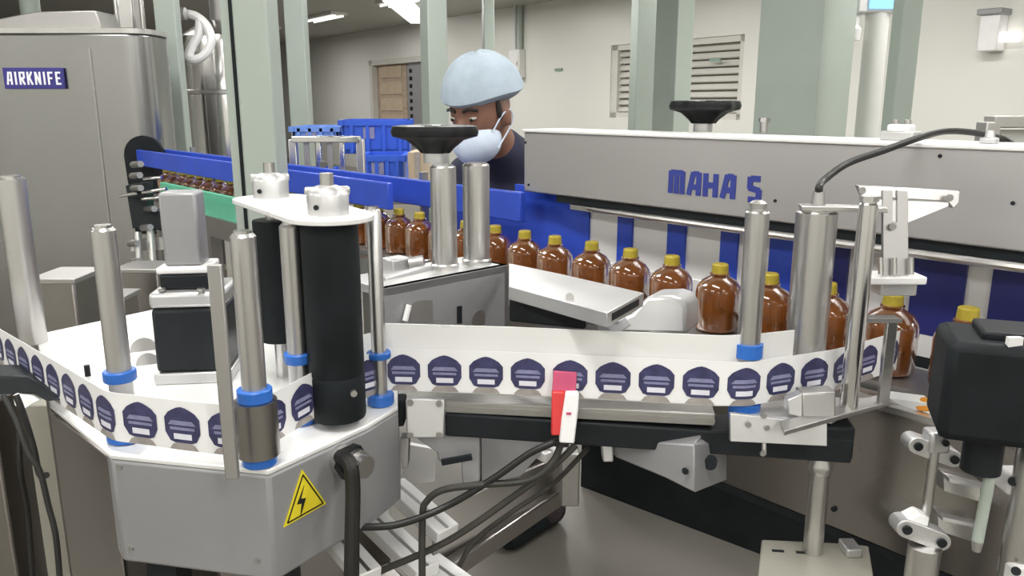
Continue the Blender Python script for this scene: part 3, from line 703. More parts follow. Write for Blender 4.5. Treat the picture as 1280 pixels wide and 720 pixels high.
obj('drive_panel', B().prism([at_z(p, ZT-.40) for p in (G(60, 505, ZT), G(136, 561, ZT), G(142, 556, ZT), G(66, 501, ZT))], (0, 0, .39)), 'steel_cabinet', lu, .003)
# warning triangle on the right face
fdv = (at_z(R1, 0)-at_z(FR, 0)).normalized(); fnv = Vector((fdv.y, -fdv.x, 0))
def side_pt(px, py, off=0.0):
    d = ray(px, py); k = (FR-CO).dot(fnv)/d.dot(fnv); return CO+d*k+fnv*off
tri = [side_pt(377, 587), side_pt(407, 629), side_pt(354, 659)]
ws = obj('warning_sign', B().prism([p+fnv*.0002 for p in tri], fnv*.0012), 'yellow_sign', lu, 0, 'yellow high voltage triangle')
tc_ = sum(tri, Vector())/3
bd = B()
for i in range(3):
    a, c = tc_+(tri[i]-tc_)*.84, tc_+(tri[(i+1) % 3]-tc_)*.84; bd.bar(a+fnv*.0016, c+fnv*.0016, .0016, .0006, fnv)
obj('border', bd, 'black_plastic', ws)
bolt = [side_pt(px, py, .0014) for px, py in ((379, 606), (370, 630), (376, 629), (374, 646), (381, 622), (375, 623))]
obj('lightning_bolt', B().prism(bolt, fnv*.0006), 'black_plastic', ws)
for px, py in ((164, 685), (322, 700), (150, 583)):
    d = (at_z(FR, 0)-at_z(FL, 0)).normalized(); nn = Vector((d.y, -d.x, 0)); r_ = ray(px, py); k = (FL-CO).dot(nn)/r_.dot(nn); q = CO+r_*k
    obj('screw', B().cyl(q, q+nn*.002, .003, n=10), 'steel_dull', lu)
# cable gland
q = side_pt(425, 573)
obj('gland', B().cyl(q, q+fnv*.03, .017, n=16).cyl(q+fnv*.03, q+fnv*.042, .013, n=16), 'steel', lu)
obj('gland_nut', B().cyl(q+fnv*.012, q+fnv*.024, .021, n=6), 'black_plastic', lu)
obj('mount_leg', B().box(at_z(G(192, 698, ZT-.13)+Vector((0, .035, 0)), ZT-.20), (.034, .04, .14)), 'black_paint', lu)
obj('mount_leg', B().box(at_z(G(330, 690, ZT-.13)+Vector((0, .06, 0)), ZT-.20), (.034, .04, .14)), 'black_paint', lu)
# motor
def upright_box(parent, name, pxc, D, pxw, py0, py1, mt, dep=None, bev=.002, rz=.12):
    a = P(pxc, py1, D); c = P(pxc, py0, D); w_ = pxw/1000*D
    return obj(name, B().box(((a.x+c.x)/2, (a.y+c.y)/2, (a.z+c.z)/2), (w_, dep or w_, c.z-a.z), (math.cos(rz), math.sin(rz), 0)), mt, parent, bev)
mo_D = 1.06
def zpt(px, py, D):                # same plan point for every height: column through (px, py at D)
    return P(px, py, D)
def column(parent, name, px, py_base, zbase, z0, z1, r, mt, n=24, extra=None):
    q = G(px, py_base, zbase); return obj(name, B().cyl(at_z(q, z0), at_z(q, z1), r, n=n), mt, parent)
mq = G(250, 468, ZT); mD = (mq-CO).dot(CF)
def zat(py, D): return (CO+ray(640, py)*D).z
def mbox(name, dx, w_, z0, z1, mt, bev=.002, dep=None, par=None): return obj(name, B().box((mq.x+dx, mq.y+.01, (z0+z1)/2), (w_, dep or w_, z1-z0), (.99, .12, 0)), mt, par or lu, bev)
s_ = mD/1000
mbox('motor_foot', 0, 90*s_, ZT, ZT+.016, 'alu')
mt_ = mbox('motor_body', 0, 84*s_, ZT+.016, zat(372, mD), 'black_paint', .006)
mbox('motor_cap', 0, 86*s_, zat(372, mD), zat(352, mD), 'alu', .006)
mbox('encoder_base', -.004, 58*s_, zat(352, mD), zat(332, mD), 'black_paint', .004)
mbox('encoder_plate', -.006, 60*s_, zat(332, mD), zat(324, mD), 'white_plastic', .003)
mbox('encoder_box', -.007, 43*s_, zat(324, mD), zat(234, mD), 'alu_paint', .004, 40*s_)
for i in (-1, 1): obj('screw', B().cyl((mq.x+i*.026, mq.y-.035, zat(351, mD)), (mq.x+i*.026, mq.y-.035, zat(347, mD)), .005, n=10), 'steel', lu)
# flat upright bar in front
def upright_bar(name, pxb, pyb, D, py_top, pxw, dep, mt, lab=None):
    a = P(pxb, pyb, D); z1 = (CO+ray(pxb, py_top)*D).z
    return obj(name, B().box((a.x, a.y, (a.z+z1)/2), (pxw/1000*D, dep, z1-a.z)), mt, lu, .0012, lab)
upright_bar('flat_bar', 291, 598, .80, 318, 17, .006, 'steel_dull')
# guide rods with blue collars
def guide_rod(px, py, top_py, rpx, zb=None, collars=(), mt='steel', n=28):
    zb = ZT if zb is None else zb
    q = G(px, py, zb); D = (q-CO).dot(CF); k = 0
    # find the height whose projection reaches top_py
    z1 = zb; best = None
    for i in range(600):
        z1 += .001; pr_ = Vector((q.x, q.y, z1))-CO
        if 360-1000*pr_.dot(CU)/pr_.dot(CF) <= top_py: break
    rr = rpx*D/1000
    r_ = obj('guide_rod', B().lathe([(0, 0), (rr, 0), (rr, z1-zb-.003), (rr*.8, z1-zb), (0, z1-zb)], at_z(q, zb), n=n), mt, lu)
    obj('end_cap', B().cyl(at_z(q, z1), at_z(q, z1+.003), rr*.7, n=20), 'steel_polished', r_)
    for cz, cr, ch in collars: obj('collar', B().lathe([(0, 0), (cr*.96, 0), (cr, .001), (cr, ch-.001), (cr*.94, ch), (0, ch)], at_z(q, cz), n=28), 'blue_collar', r_, 0, 'blue plastic collar')
    return q, z1, r_
WZ0, WZ1 = .992, 1.048
cu, cl = (WZ1+.001, .020, .011), (WZ0-.013, .020, .011)
guide_rod(159, 549, 285, 14, collars=((WZ1+.001, .0175, .012), (WZ0-.013, .021, .011)))
guide_rod(325, 580, 292, 15, collars=((WZ1+.002, .018, .013), (ZT+.001, .018, .011)))
guide_rod(378, 528, 280, 13, collars=((WZ1+.006, .0165, .012), (ZT+.001, .0165, .011)))
guide_rod(476, 505, 262, 9, collars=((WZ1-.008, .015, .008), (ZT+.001, .017, .014)))
guide_rod(42, 428, 222, 16)
qi = G(325, 580, ZT); obj('sleeve', B().cyl(at_z(qi, ZT+.012), at_z(qi, WZ1+.002), .022, n=32), 'steel_cabinet', lu)
# black rubber rollers with bearing plate and knobs
def roller(px, py, rpx, py0, py1, name):
    q = G(px, py, ZT); D = (q-CO).dot(CF); rr = rpx*D/1000
    def zz(pyv):
        z1 = ZT
        for i in range(700):
            z1 += .001; pr_ = Vector((q.x, q.y, z1))-CO
            if 360-1000*pr_.dot(CU)/pr_.dot(CF) <= pyv: return z1
        return z1
    z0, z1 = zz(py1), zz(py0)
    o = obj(name, B().lathe([(0, 0), (rr*.97, 0), (rr, .003), (rr, .052), (rr*.975, .054), (rr, .056), (rr, z1-z0-.003), (rr*.97, z1-z0), (0, z1-z0)], at_z(q, z0), n=48), 'black_rubber', lu)
    obj('spindle', B().cyl(at_z(q, ZT), at_z(q, z1+.02), .009), 'steel', o)
    return q, z1, o
qa, za, _ = roller(424, 528, 34, 278, 520, 'black_roller')
qb, zb_, _ = roller(354, 470, 24, 275, 424, 'black_roller')
obj('roller_nut', B().cyl(qa+Z*.05+Vector((.025, -.032, 0)), qa+Z*.05+Vector((.027, -.037, 0)), .004, n=8), 'steel', lu)
zp = max(za, zb_)+.003
ml = (qa+qb)/2; da = (at_z(qa, 0)-at_z(qb, 0)); dl = da.length/2; da.normalize(); pa = Vector((-da.y, da.x, 0))
pl = []
for k in range(40):
    a = 2*math.pi*k/40; cc = math.cos(a); pl.append(at_z(ml+da*((dl if cc > 0 else -dl)+(.056 if cc > 0 else .040)*cc)+pa*.050*math.sin(a), zp))
obj('bearing_plate', B().prism(pl, (0, 0, .006)), 'plate_white', lu, .001)
for q, nm in ((qa, 'a'), (qb, 'b')):
    k_ = obj('clamp_knob', B().lathe([(0, 0), (.023, 0), (.0235, .022), (.021, .027), (.012, .032), (0, .033)], at_z(q, zp+.006), n=28, lob=lambda th: 1+.02*math.cos(8*th)), 'alu', lu)
    obj('wing', B().box(at_z(q, zp+.032), (.05, .012, .010), (.9, .3, 0)), 'alu', k_, .003)
    obj('stud', B().cyl(at_z(q, zp+.03), at_z(q, zp+.052), .0075, n=14), 'steel', k_)
    obj('set_screw', B().cyl(at_z(q, zp+.016)+Vector((-.008, -.0235, 0)), at_z(q, zp+.016)+Vector((-.008, -.0215, 0)), .003, n=10), 'black_paint', k_)
for px, py, r_ in ((180, 438, .022), (185, 455, .018)):
    obj('deck_hole', B().cyl(G(px, py, ZT+.0004), G(px, py, ZT+.0012), r_*.9, n=24), 'steel_dull', lu)
obj('deck_pin', B().cyl(G(110, 470, ZT), at_z(G(110, 470, ZT), ZT+.016), .004, n=10), 'black_paint', lu)

# ------------------------------------------------------------------ label web
path_px = [(-70, 404), (0, 455), (70, 502), (138, 549), (146, 552), (160, 553), (230, 563), (292, 570), (345, 552), (398, 520), (440, 503), (487, 488), (560, 490), (640, 493), (760, 499), (900, 507), (930, 508), (944, 506), (958, 503), (1000, 496), (1040, 489), (1075, 478), (1120, 462)]
path = [at_z(G(a, b, WZ0), WZ0) for a, b in path_px]
def resample(pts, step):
    out = [pts[0]]; L_ = [0]
    for p, q in zip(pts, pts[1:]):
        n = max(1, int((q-p).length/step))
        for k in range(1, n+1): out.append(p.lerp(q, k/n))
    for p, q in zip(out, out[1:]): L_.append(L_[-1]+(q-p).length)
    return out, L_
fine, flen = resample(path, .006)
def smooth(ps, it=2):
    for _ in range(it): ps = [ps[0]]+[(a+b*2+c)/4 for a, b, c in zip(ps, ps[1:], ps[2:])]+[ps[-1]]
    return ps
fine = smooth(fine, 2)
web = thing('label_web', 'white backing tape carrying dark violet labels around the rollers', 'label tape', at_z(path[11], WZ0))
def strip(ps, z0, z1, th, off):
    b = B(); n = len(ps); vs = []; fs = []
    for i, p in enumerate(ps):
        t = (ps[min(i+1, n-1)]-ps[max(i-1, 0)]).normalized(); nr = Vector((t.y, -t.x, 0))
        for o_, z in ((off, z0), (off, z1), (off-th, z1), (off-th, z0)): vs.append(at_z(p+nr*o_, z))
    for i in range(n-1):
        for k in range(4): l = (k+1) % 4; fs.append((i*4+k, (i+1)*4+k, (i+1)*4+l, i*4+l))
    fs += [(0, 1, 2, 3), tuple((n-1)*4+k for k in (3, 2, 1, 0))]
    b.add(vs, fs); return b
obj('tape', strip(fine, WZ0, WZ1, .0006, 0), 'paper_white', web, sharp=60)
def along(d):
    d = min(max(d, 0), flen[-1]-.001)
    for i in range(len(flen)-1):
        if flen[i+1] >= d:
            k = (d-flen[i])/(flen[i+1]-flen[i]+1e-9); return fine[i].lerp(fine[i+1], k), (fine[i+1]-fine[i]).normalized()
def curved_poly(b, d0, poly, off, th=.0004):       # print follows the curve of the tape: poly in (along, z); cut in vertical slices
    xs = [p[0] for p in poly]; n = 8; x0, x1 = min(xs), max(xs)
    def span(x):
        hit = []
        for (ax, az), (bx, bz) in zip(poly, poly[1:]+poly[:1]):
            if abs(ax-bx) < 1e-9: continue
            if min(ax, bx)-1e-9 <= x <= max(ax, bx)+1e-9: hit.append(az+(bz-az)*(x-ax)/(bx-ax))
        return min(hit), max(hit)
    vs = []; fs = []
    for k in range(n+1):
        x = x0+(x1-x0)*k/n; xc = min(max(x, x0+1e-5), x1-1e-5); lo, hi = span(xc); p, t = along(d0+x); nr = Vector((t.y, -t.x, 0))
        vs += [at_z(p+nr*off, WZ0+lo), at_z(p+nr*off, WZ0+hi)]
    for k in range(n): fs.append((2*k, 2*k+2, 2*k+3, 2*k+1))
    b.add(vs, fs)
shield = [(-.014, .0085), (.014, .0085), (.0195, .0135), (.0215, .020), (.0215, .036), (.016, .0425), (.007, .0475), (0, .0490), (-.007, .0475), (-.016, .0425), (-.0215, .036), (-.0215, .020), (-.0195, .0135)]
def add_label(d, tint=0):
    b = B(); curved_poly(b, d, shield, .0005); lb = obj('label', b, 'label_violet', web)
    b = B(); curved_poly(b, d, [(-.017, .0285), (.017, .0285), (.015, .0335), (-.015, .0335)], .0009); obj('band', b, 'label_pale', lb)
    b = B(); curved_poly(b, d, [(-.015, .023), (.015, .023), (.015, .0262), (-.015, .0262)], .0009); obj('text_line', b, 'label_pale', lb)
    b = B(); curved_poly(b, d, [(-.011, .0125), (.011, .0125), (.011, .0190), (-.011, .0190)], .0009); obj('panel', b, 'label_white', lb)
    b = B(); curved_poly(b, d, [(-.018, .0005), (.018, .0005), (.012, .0082), (-.012, .0082)], .0005); obj('tab', b, 'label_tab', lb)
def dist_of(px, py):
    q = at_z(G(px, py, WZ0), WZ0); i = min(range(len(fine)), key=lambda k: (fine[k]-q).length); return flen[i]
d0 = dist_of(508, 488); pitch = (dist_of(928, 508)-d0)/8
dd = d0+pitch*0
while dd > .03: dd -= pitch
while dd < flen[-1]-.02:
    add_label(dd); dd += pitch
# white backing plate behind the straight run
bpz = WZ0+.086
bpp = [at_z(G(a, b, WZ0), WZ0)+Vector((0, .006, 0)) for a, b in ((480, 487), (640, 493), (900, 507), (940, 505), (990, 498))]
tag(obj('backing_plate', strip(resample(bpp, .02)[0], WZ0-.004, bpz, .002, -.002), 'plate_white', sharp=60), 'white guide plate standing behind the straight run of labels', 'guide plate')

# ------------------------------------------------------------------ black beam carrying the label run
BZ = .975
ba, bb = G(508, 500, BZ), G(1072, 527, BZ)
bdv = (bb-ba).normalized(); bn = Vector((bdv.y, -bdv.x, 0))
if bn.y > 0: bn = -bn
bm = thing('label_beam', 'long black beam under the label run with steel end plate', 'beam', (ba+bb)/2-Z*.05)
c_ = lambda s, o_, z: at_z(ba+bdv*s-bn*o_, z)
BL = (bb-ba).length
obj('profile', B().bar(c_(.05, .03, BZ-.008), c_(BL*.70, .03, BZ-.008), .055, .016), 'alu_profile', bm, .0015)
obj('slot', B().bar(c_(.05, .0022, BZ-.009), c_(BL*.70, .0022, BZ-.009), .003, .005), 'steel_dull', bm)
obj('beam', B().bar(c_(.05, .03, BZ-.032), c_(BL-.002, .03, BZ-.040), .06, .032), 'black_paint', bm, .003)
obj('end_block', B().bar(c_(BL-.055, .034, BZ-.031), c_(BL, .034, BZ-.031), .066, .046), 'black_paint', bm, .005)
obj('front_plate', B().prism([P(913, 517, .955), P(1034, 530, .945), P(1034, 558, .945), P(913, 552, .955)], (0, .006, 0)), 'alu', bm, .0008)
obj('deck', B().prism([G(913, 521, BZ+.003), G(1040, 530, BZ+.003), G(1090, 500, BZ+.003), G(940, 500, BZ+.003)], (0, 0, .004)), 'alu', bm, .001)
for px, py in ((954, 519), (958, 534), (935, 530), (953, 566)):
    q = P(px, py, .952); obj('screw', B().cyl(q, q+Vector((0, -.003, 0)), .0035, n=10), 'steel_dull', bm)
obj('screw_shank', B().cyl(P(955, 552, .957), P(955, 568, .957), .003, n=10), 'steel', bm)
# left mounting plate with four screws
obj('mount_plate', B().prism([P(507, 499, 1.03), P(556, 499, 1.03), P(555, 548, 1.03), P(508, 548, 1.03)], (0, .012, 0)), 'alu', bm, .002)
for px, py in ((513, 503), (549, 504), (513, 543), (549, 543)):
    q = P(px, py, 1.03); obj('screw', B().cyl(q, q+Vector((0, -.003, 0)), .0045, n=6), 'steel_dull', bm)
obj('end_pad', B().prism([P(493, 501, 1.04), P(505, 501, 1.04), P(505, 534, 1.04), P(493, 534, 1.04)], (0, .03, 0)), 'black_rubber', bm, .003)
obj('bracket', B().prism([P(520, 548, 1.06), P(600, 542, 1.06), P(600, 602, 1.06), P(578, 606, 1.06), (P(576, 575, 1.06)), P(548, 577, 1.06), P(546, 566, 1.06)], (0, .02, 0)), 'alu_paint', bm, .002)
obj('bracket_arm', B().prism([P(500, 548, 1.07), P(511, 548, 1.07), P(510, 583, 1.07), P(502, 586, 1.07)], (0, .02, 0)), 'steel_dull', bm, .001)
obj('bracket_handle', B().bar(P(552, 578, 1.04), P(590, 571, 1.04), .006, .007), 'black_paint', bm)
obj('gear_box', B().prism([P(746, 548, 1.08), P(868, 556, .97), P(868, 616, .97), P(832, 598, 1.0), P(770, 572, 1.06)], (.03, .06, 0)), 'alu_paint', bm, .002)
obj('gear_box_end', B().prism([P(868, 556, .97), P(908, 552, 1.04), P(908, 600, 1.04), P(868, 616, .97)], (.004, .02, 0)), 'alu_paint', bm, .001)
q = P(885, 576, 1.0); obj('gear_box_hole', B().cyl(q+Vector((.004, .0, 0)), q+Vector((0, -.010, 0)), .008, n=18), 'black_paint', bm)
q = P(856, 588, .975); obj('screw', B().cyl(q, q+Vector((0, -.004, 0)), .004, n=10), 'black_paint', bm)
obj('clamp_lug', B().prism([P(752, 553, 1.05), P(766, 553, 1.05), P(767, 578, 1.05), P(754, 578, 1.05)], (0, .02, 0)), 'alu', bm, .002)
# rods at the right end of the beam
def rod_on(parent, name, px, py, D, py_top, rpx, mt='steel', n=24):
    a = P(px, py, D); z1 = a.z
    for i in range(600):
        z1 += .001; pr_ = Vector((a.x, a.y, z1))-CO
        if 360-1000*pr_.dot(CU)/pr_.dot(CF) <= py_top: break
    rr = rpx*D/1000
    return a, z1, obj(name, B().lathe([(0, 0), (rr, 0), (rr, z1-a.z-.004), (rr*.85, z1-a.z-.002), (rr*.85, z1-a.z), (0, z1-a.z)], a, n=n), mt, parent)
rd = thing('steel_rod', 'tall steel guide rod with two blue collars at the label turn', 'rod', P(928, 520, .965))
a, z1, ro = rod_on(rd, 'rod', 930, 513, .994, 262, 14)
obj('cap_stud', B().lathe([(0, 0), (.010, 0), (.010, .007), (.006, .010), (0, .011)], at_z(a, z1), n=16), 'steel_dull', rd)
obj('collar', B().lathe([(.010, 0), (.0175, 0), (.0175, .017), (.010, .017)], at_z(a, WZ1+.0015), n=28), 'blue_collar', rd)
obj('collar', B().lathe([(0, 0), (.019, 0), (.0195, .020), (0, .020)], at_z(a, WZ0-.022), n=28), 'blue_collar', rd)
dr_ = thing('drive_roller', 'thick brushed steel roller with cable at its top right of the rod', 'roller', P(1012, 440, 1.02))
a, z1, ro = rod_on(dr_, 'roller', 1003, 480, 1.045, 262, 24, 'steel')
obj('top_plate', B().bar(at_z(a, z1+.003)-CX*.022, at_z(a, z1+.003)+CX*.075+Vector((0, -.02, 0)), .03, .006), 'steel', dr_, .001)
obj('cable_gland', B().cyl(at_z(a, z1+.006), at_z(a, z1+.022), .009, .007, 14), 'steel_dull', dr_)
gl = at_z(a, z1+.02)
a, z1, ro = rod_on(dr_, 'idle_rod', 1060, 514, .985, 252, 11, 'steel_polished')
obj('rod_nut', B().cyl(at_z(a, z1), at_z(a, z1+.006), .011, n=6), 'steel', dr_)
fb_ = thing('flat_upright', 'flat dull steel upright right of the idle rod', 'upright', P(1104, 505, 1.0))
q = P(1103, 506, 1.0); q2 = P(1112, 392, 1.0)
obj('bar', B().box((q.x, q.y, (q.z+q2.z)/2), (.013, .008, q2.z-q.z)), 'steel', fb_, .001)
obj('top_plate', B().box((q.x-.022, q.y, q2.z), (.06, .02, .005)), 'steel_dull', fb_)
obj('lug', B().prism([G(980, 545, BZ+.006), G(1110, 508, BZ+.006), G(1106, 496, BZ+.006), G(975, 532, BZ+.006)], (0, 0, .006)), 'steel_dull', fb_, .001)
cb_ = thing('corner_block', 'dull steel block under the labels at the end of the beam', 'block', P(1020, 528, .955))
obj('body', B().prism([P(1003, 492, .955), P(1045, 490, .955), P(1045, 524, .955), P(1015, 530, .955), P(1003, 522, .955)], (0, .025, 0)), 'steel_dull', cb_, .002)
obj('cheek', B().prism([P(985, 500, .955), P(1003, 492, .955), P(1003, 522, .955), P(986, 518, .955)], (0, .015, 0)), 'alu', cb_, .001)
# support leg and its foot
sl_ = thing('support_leg', 'round steel support leg under the right end of the beam', 'leg', P(1048, 690, .985))
a, c = P(1048, 690, .985), None
top = c_(BL-.03, .03, BZ-.056); dq = ray(1048, 690); a = at_z(top, (CO+dq*(top.y/dq.y)).z)
obj('tube', B().cyl(a, top-Z*.02, .0125), 'steel', sl_)
obj('collar', B().lathe([(0, 0), (.014, 0), (.0155, .004), (.0155, .012), (.012, .020), (.012, .026), (0, .026)], top-Z*.026, n=24), 'steel', sl_)
fz_ = a.z
fp = thing('foot_plate', 'pale cream steel foot plate below the support leg', 'plate', at_z(a, fz_-.05))
obj('plate', B().prism([G(952, 674, fz_), G(1058, 679, fz_), G(1086, 682, fz_), G(1096, 745, fz_), G(945, 745, fz_)], (0, 0, -.012)), 'cream_metal', fp, .002)
for p0, p1 in (((965, 688), (980, 689)), ((995, 690), (1020, 692))): obj('slot', B().bar(G(*p0, fz_+.0004), G(*p1, fz_+.0004), .005, .0008), 'black_paint', fp)
obj('lug', B().box(G(1062, 690, fz_)+Z*.006, (.02, .03, .012)), 'alu', fp, .002)
obj('pedestal', B().box((a.x, a.y-.06, (fz_-.012)/2), (.08, .06, fz_-.012)), 'steel_cabinet', fp)
# label sensor
se = thing('label_sensor', 'red and white fork sensor clipped over the label tape', 'sensor', P(705, 556, .985))
obj('red_body', B().prism([P(690, 490, .985), P(707, 490, .985), P(705, 520, .985), P(703, 545, .985), P(689, 545, .985)], (0, .012, 0)), 'red_plastic', se, .002)
obj('white_body', B().prism([P(707, 492, .98), P(724, 492, .98), P(723, 512, .98), P(718, 555, .98), P(699, 554, .98), P(702, 525, .98)], (0, .014, 0)), 'white_plastic', se, .002)
obj('fork', B().prism([P(692, 464, .99), P(721, 466, .99), P(720, 490, .99), P(690, 490, .99)], (0, .004, 0)), 'pink_glow', se, .001)
obj('mark', B().box(P(711, 517, .979), (.006, .001, .003)), 'pink_glow', se)

# ------------------------------------------------------------------ grey mounting block with twin pillars, wheel
gk = thing('pillar_block', 'grey cast mounting block with cut-outs behind the label run', 'block', P(560, 400, 1.15))
KZ = 1.11
A_, Bp = G(478, 361, KZ), G(636, 331, KZ)
kd = (at_z(Bp, 0)-at_z(A_, 0)); kd.normalize(); kn_ = Vector((-kd.y, kd.x, 0))
obj('front_plate', B().prism([A_, Bp, at_z(Bp, .985), at_z(A_, .985)], kn_*.012), 'alu_paint', gk, .001)
obj('top_plate', B().prism([A_, Bp, Bp+kn_*.10, A_+kn_*.10], (0, 0, -.012)), 'alu', gk, .001)
obj('end_plate', B().prism([Bp, Bp+kn_*.10, at_z(Bp+kn_*.10, .985), at_z(Bp, .985)], -kd*.01), 'alu_paint', gk, .001)
def front_pt(px, py, off):
    d = ray(px, py); nn = kn_; k = (A_-CO).dot(nn)/d.dot(nn); return CO+d*k-kn_*off
obj('base_plate', B().prism([at_z(A_, .975), at_z(Bp, .975), at_z(Bp+kn_*.2, .975), at_z(A_+kn_*.2, .975)], (0, 0, .010)), 'alu', gk)
obj('cut_out', B().prism([front_pt(px, py, .0006) for px, py in ((512, 402), (513, 382), (520, 376), (540, 375), (541, 402))], -kn_*.0006), 'steel_dull', gk)
obj('cut_out', B().prism([front_pt(px, py, .0006) for px, py in ((571, 404), (571, 383), (577, 382), (577, 404))], -kn_*.0006), 'black_paint', gk)
q = front_pt(598, 398, .0); obj('round_hole', B().cyl(q, q-kn_*.002, .013, n=24), 'steel_dull', gk)
obj('corner_tube', B().cyl(front_pt(503, 400, .006), front_pt(508, 380, .006), .004, n=10), 'white_plastic', gk)
obj('side_arm', B().bar(P(478, 352, 1.12), P(540, 336, 1.2), .014, .014), 'alu', gk, .002)
obj('side_arm', B().bar(P(478, 344, 1.18), P(535, 328, 1.27), .010, .010), 'steel_polished', gk)
obj('lock_knob', B().cyl(P(512, 331, 1.2), P(530, 328, 1.2), .011, n=18), 'steel_dull', gk)
obj('lock_body', B().box(P(495, 333, 1.2), (.035, .03, .028), kd), 'alu', gk, .003)
def pillar(name, label, px, top_py, D, rpx):
    a = at_z(P(px, 330, D), KZ); z1 = KZ
    for i in range(600):
        z1 += .001; pr_ = Vector((a.x, a.y, z1))-CO
        if 360-1000*pr_.dot(CU)/pr_.dot(CF) <= top_py: break
    t = thing(name, label, 'pillar', a); rr = rpx*D/1000
    obj('shaft', B().lathe([(0, 0), (rr, 0), (rr, z1-KZ-.002), (rr*.9, z1-KZ), (0, z1-KZ)], a, n=32), 'steel', t)
    obj('end_cap', B().cyl(at_z(a, z1), at_z(a, z1+.002), rr*.8), 'steel_polished', t)
    obj('foot_ring', B().lathe([(rr, 0), (rr*1.12, 0), (rr*1.12, .006), (rr, .008)], a, n=32), 'steel', t)
    return a, z1
a1, zt1 = pillar('steel_pillar', 'left steel pillar of the pair below the black handwheel', 556, 208, 1.20, 16)
a2, zt2 = pillar('steel_pillar', 'right steel pillar of the pair before the worker', 596, 205, 1.24, 16.5)
cw = P(544, 163, 1.20); handwheel('handwheel', 'black lobed handwheel on top of the twin steel pillars', cw, .064, Vector((a1.x-.008, a1.y, zt1+.002)), .014)
# label dispensing wedge
wg = thing('dispensing_head', 'white and dark wedge shaped label dispensing head before the bottles', 'dispenser', P(720, 405, 1.15))
WZ = 1.115
top = [G(636, 329, WZ), G(700, 342, WZ), G(805, 366, WZ), G(759, 391, WZ), G(636, 358, WZ)]
obj('top_plate', B().prism(top, (0, 0, -.018)), 'alu', wg, .001)
e0, e1 = G(759, 391, WZ), G(805, 366, WZ); en = (e1-e0).cross(Z).normalized()
obj('slot', B().prism([e0.lerp(e1, .12)-Z*.004, e0.lerp(e1, .85)-Z*.004, e0.lerp(e1, .85)-Z*.013, e0.lerp(e1, .12)-Z*.013], en*.0006), 'black_paint', wg)
obj('side_plate', B().prism([P(636, 358, 1.10), P(652, 362, 1.10), P(730, 386, 1.07), P(731, 412, 1.07), P(690, 408, 1.08), P(636, 402, 1.10)], (.01, .03, 0)), 'black_paint', wg, .003)
obj('upper_lip', B().prism([P(650, 362, 1.095), P(757, 388, 1.065), P(757, 396, 1.065), P(650, 372, 1.095)], (.005, .02, 0)), 'alu_paint', wg, .001)
obj('end_block', B().prism([P(731, 398, 1.075), P(760, 406, 1.07), P(800, 388, 1.13), P(806, 395, 1.13), P(772, 418, 1.07), P(731, 418, 1.075)], (.01, .03, 0)), 'alu_paint', wg, .002)
obj('pin', B().cyl(G(712, 371, WZ-.004), G(712, 371, WZ+.004), .005, n=12), 'steel_dull', wg)
obj('foot', B().box(P(720, 420, 1.12), (.12, .04, .06), u), 'alu_paint', wg)
pp = thing('press_block', 'rounded pale steel press block at the end of the dispensing head', 'block', P(830, 415, 1.09))
D0 = 1.10
obj('body', B().prism([P(760, 404, D0), P(790, 392, D0), P(808, 371, D0), P(838, 370, D0), P(850, 374, D0), P(857, 384, D0), P(858, 418, D0), P(758, 416, D0)], (.03, .05, 0)), 'alu', pp, .005)
obj('foot', B().box(P(810, 440, 1.13), (.07, .04, .05), u), 'steel_dull', pp)

# ------------------------------------------------------------------ triangular bracket at right
tbk = thing('triangle_bracket', 'triangular steel bracket on a slotted upright before the hood', 'bracket', P(1115, 350, .98))
TD = .985
obj('top_bar', B().prism([P(1073, 232, TD), P(1200, 239, TD), P(1199, 253, TD), P(1192, 261, TD), P(1185, 252, TD), P(1078, 245, TD)], (0, .012, 0)), 'steel', tbk, .001)
obj('web_plate', B().prism([P(1078, 249, TD), P(1186, 253, TD), P(1186, 258, TD), P(1132, 280, TD), P(1120, 280, TD)], (0, .006, 0)), 'plate_white', tbk, .0008)
obj('slotted_bar', B().prism([P(1104, 238, TD-.004), P(1116, 238, TD-.004), P(1116, 278, TD-.004), P(1122, 278, TD-.004), P(1122, 238, TD-.004), P(1135, 239, TD-.004), P(1136, 345, TD-.004), P(1104, 345, TD-.004)], (0, .006, 0)), 'steel_dull', tbk, .0006)
obj('foot', B().box(P(1114, 347, TD+.01), (.07, .04, .010)), 'plate_white', tbk, .002)
for px, py in ((1077, 238), (1186, 247), (1115, 283)):
    q = P(px, py, TD-.006); obj('screw', B().cyl(q, q+Vector((0, -.003, 0)), .0045, n=10), 'steel_dull', tbk)
for px in (1101, 1118, 1139): obj('pin', B().cyl(P(px, 343, TD-.01), P(px, 322, TD-.01), .0032, n=10), 'steel_polished', tbk)
obj('block', B().box(P(1117, 358, TD+.02), (.045, .03, .018)), 'alu', tbk, .002)

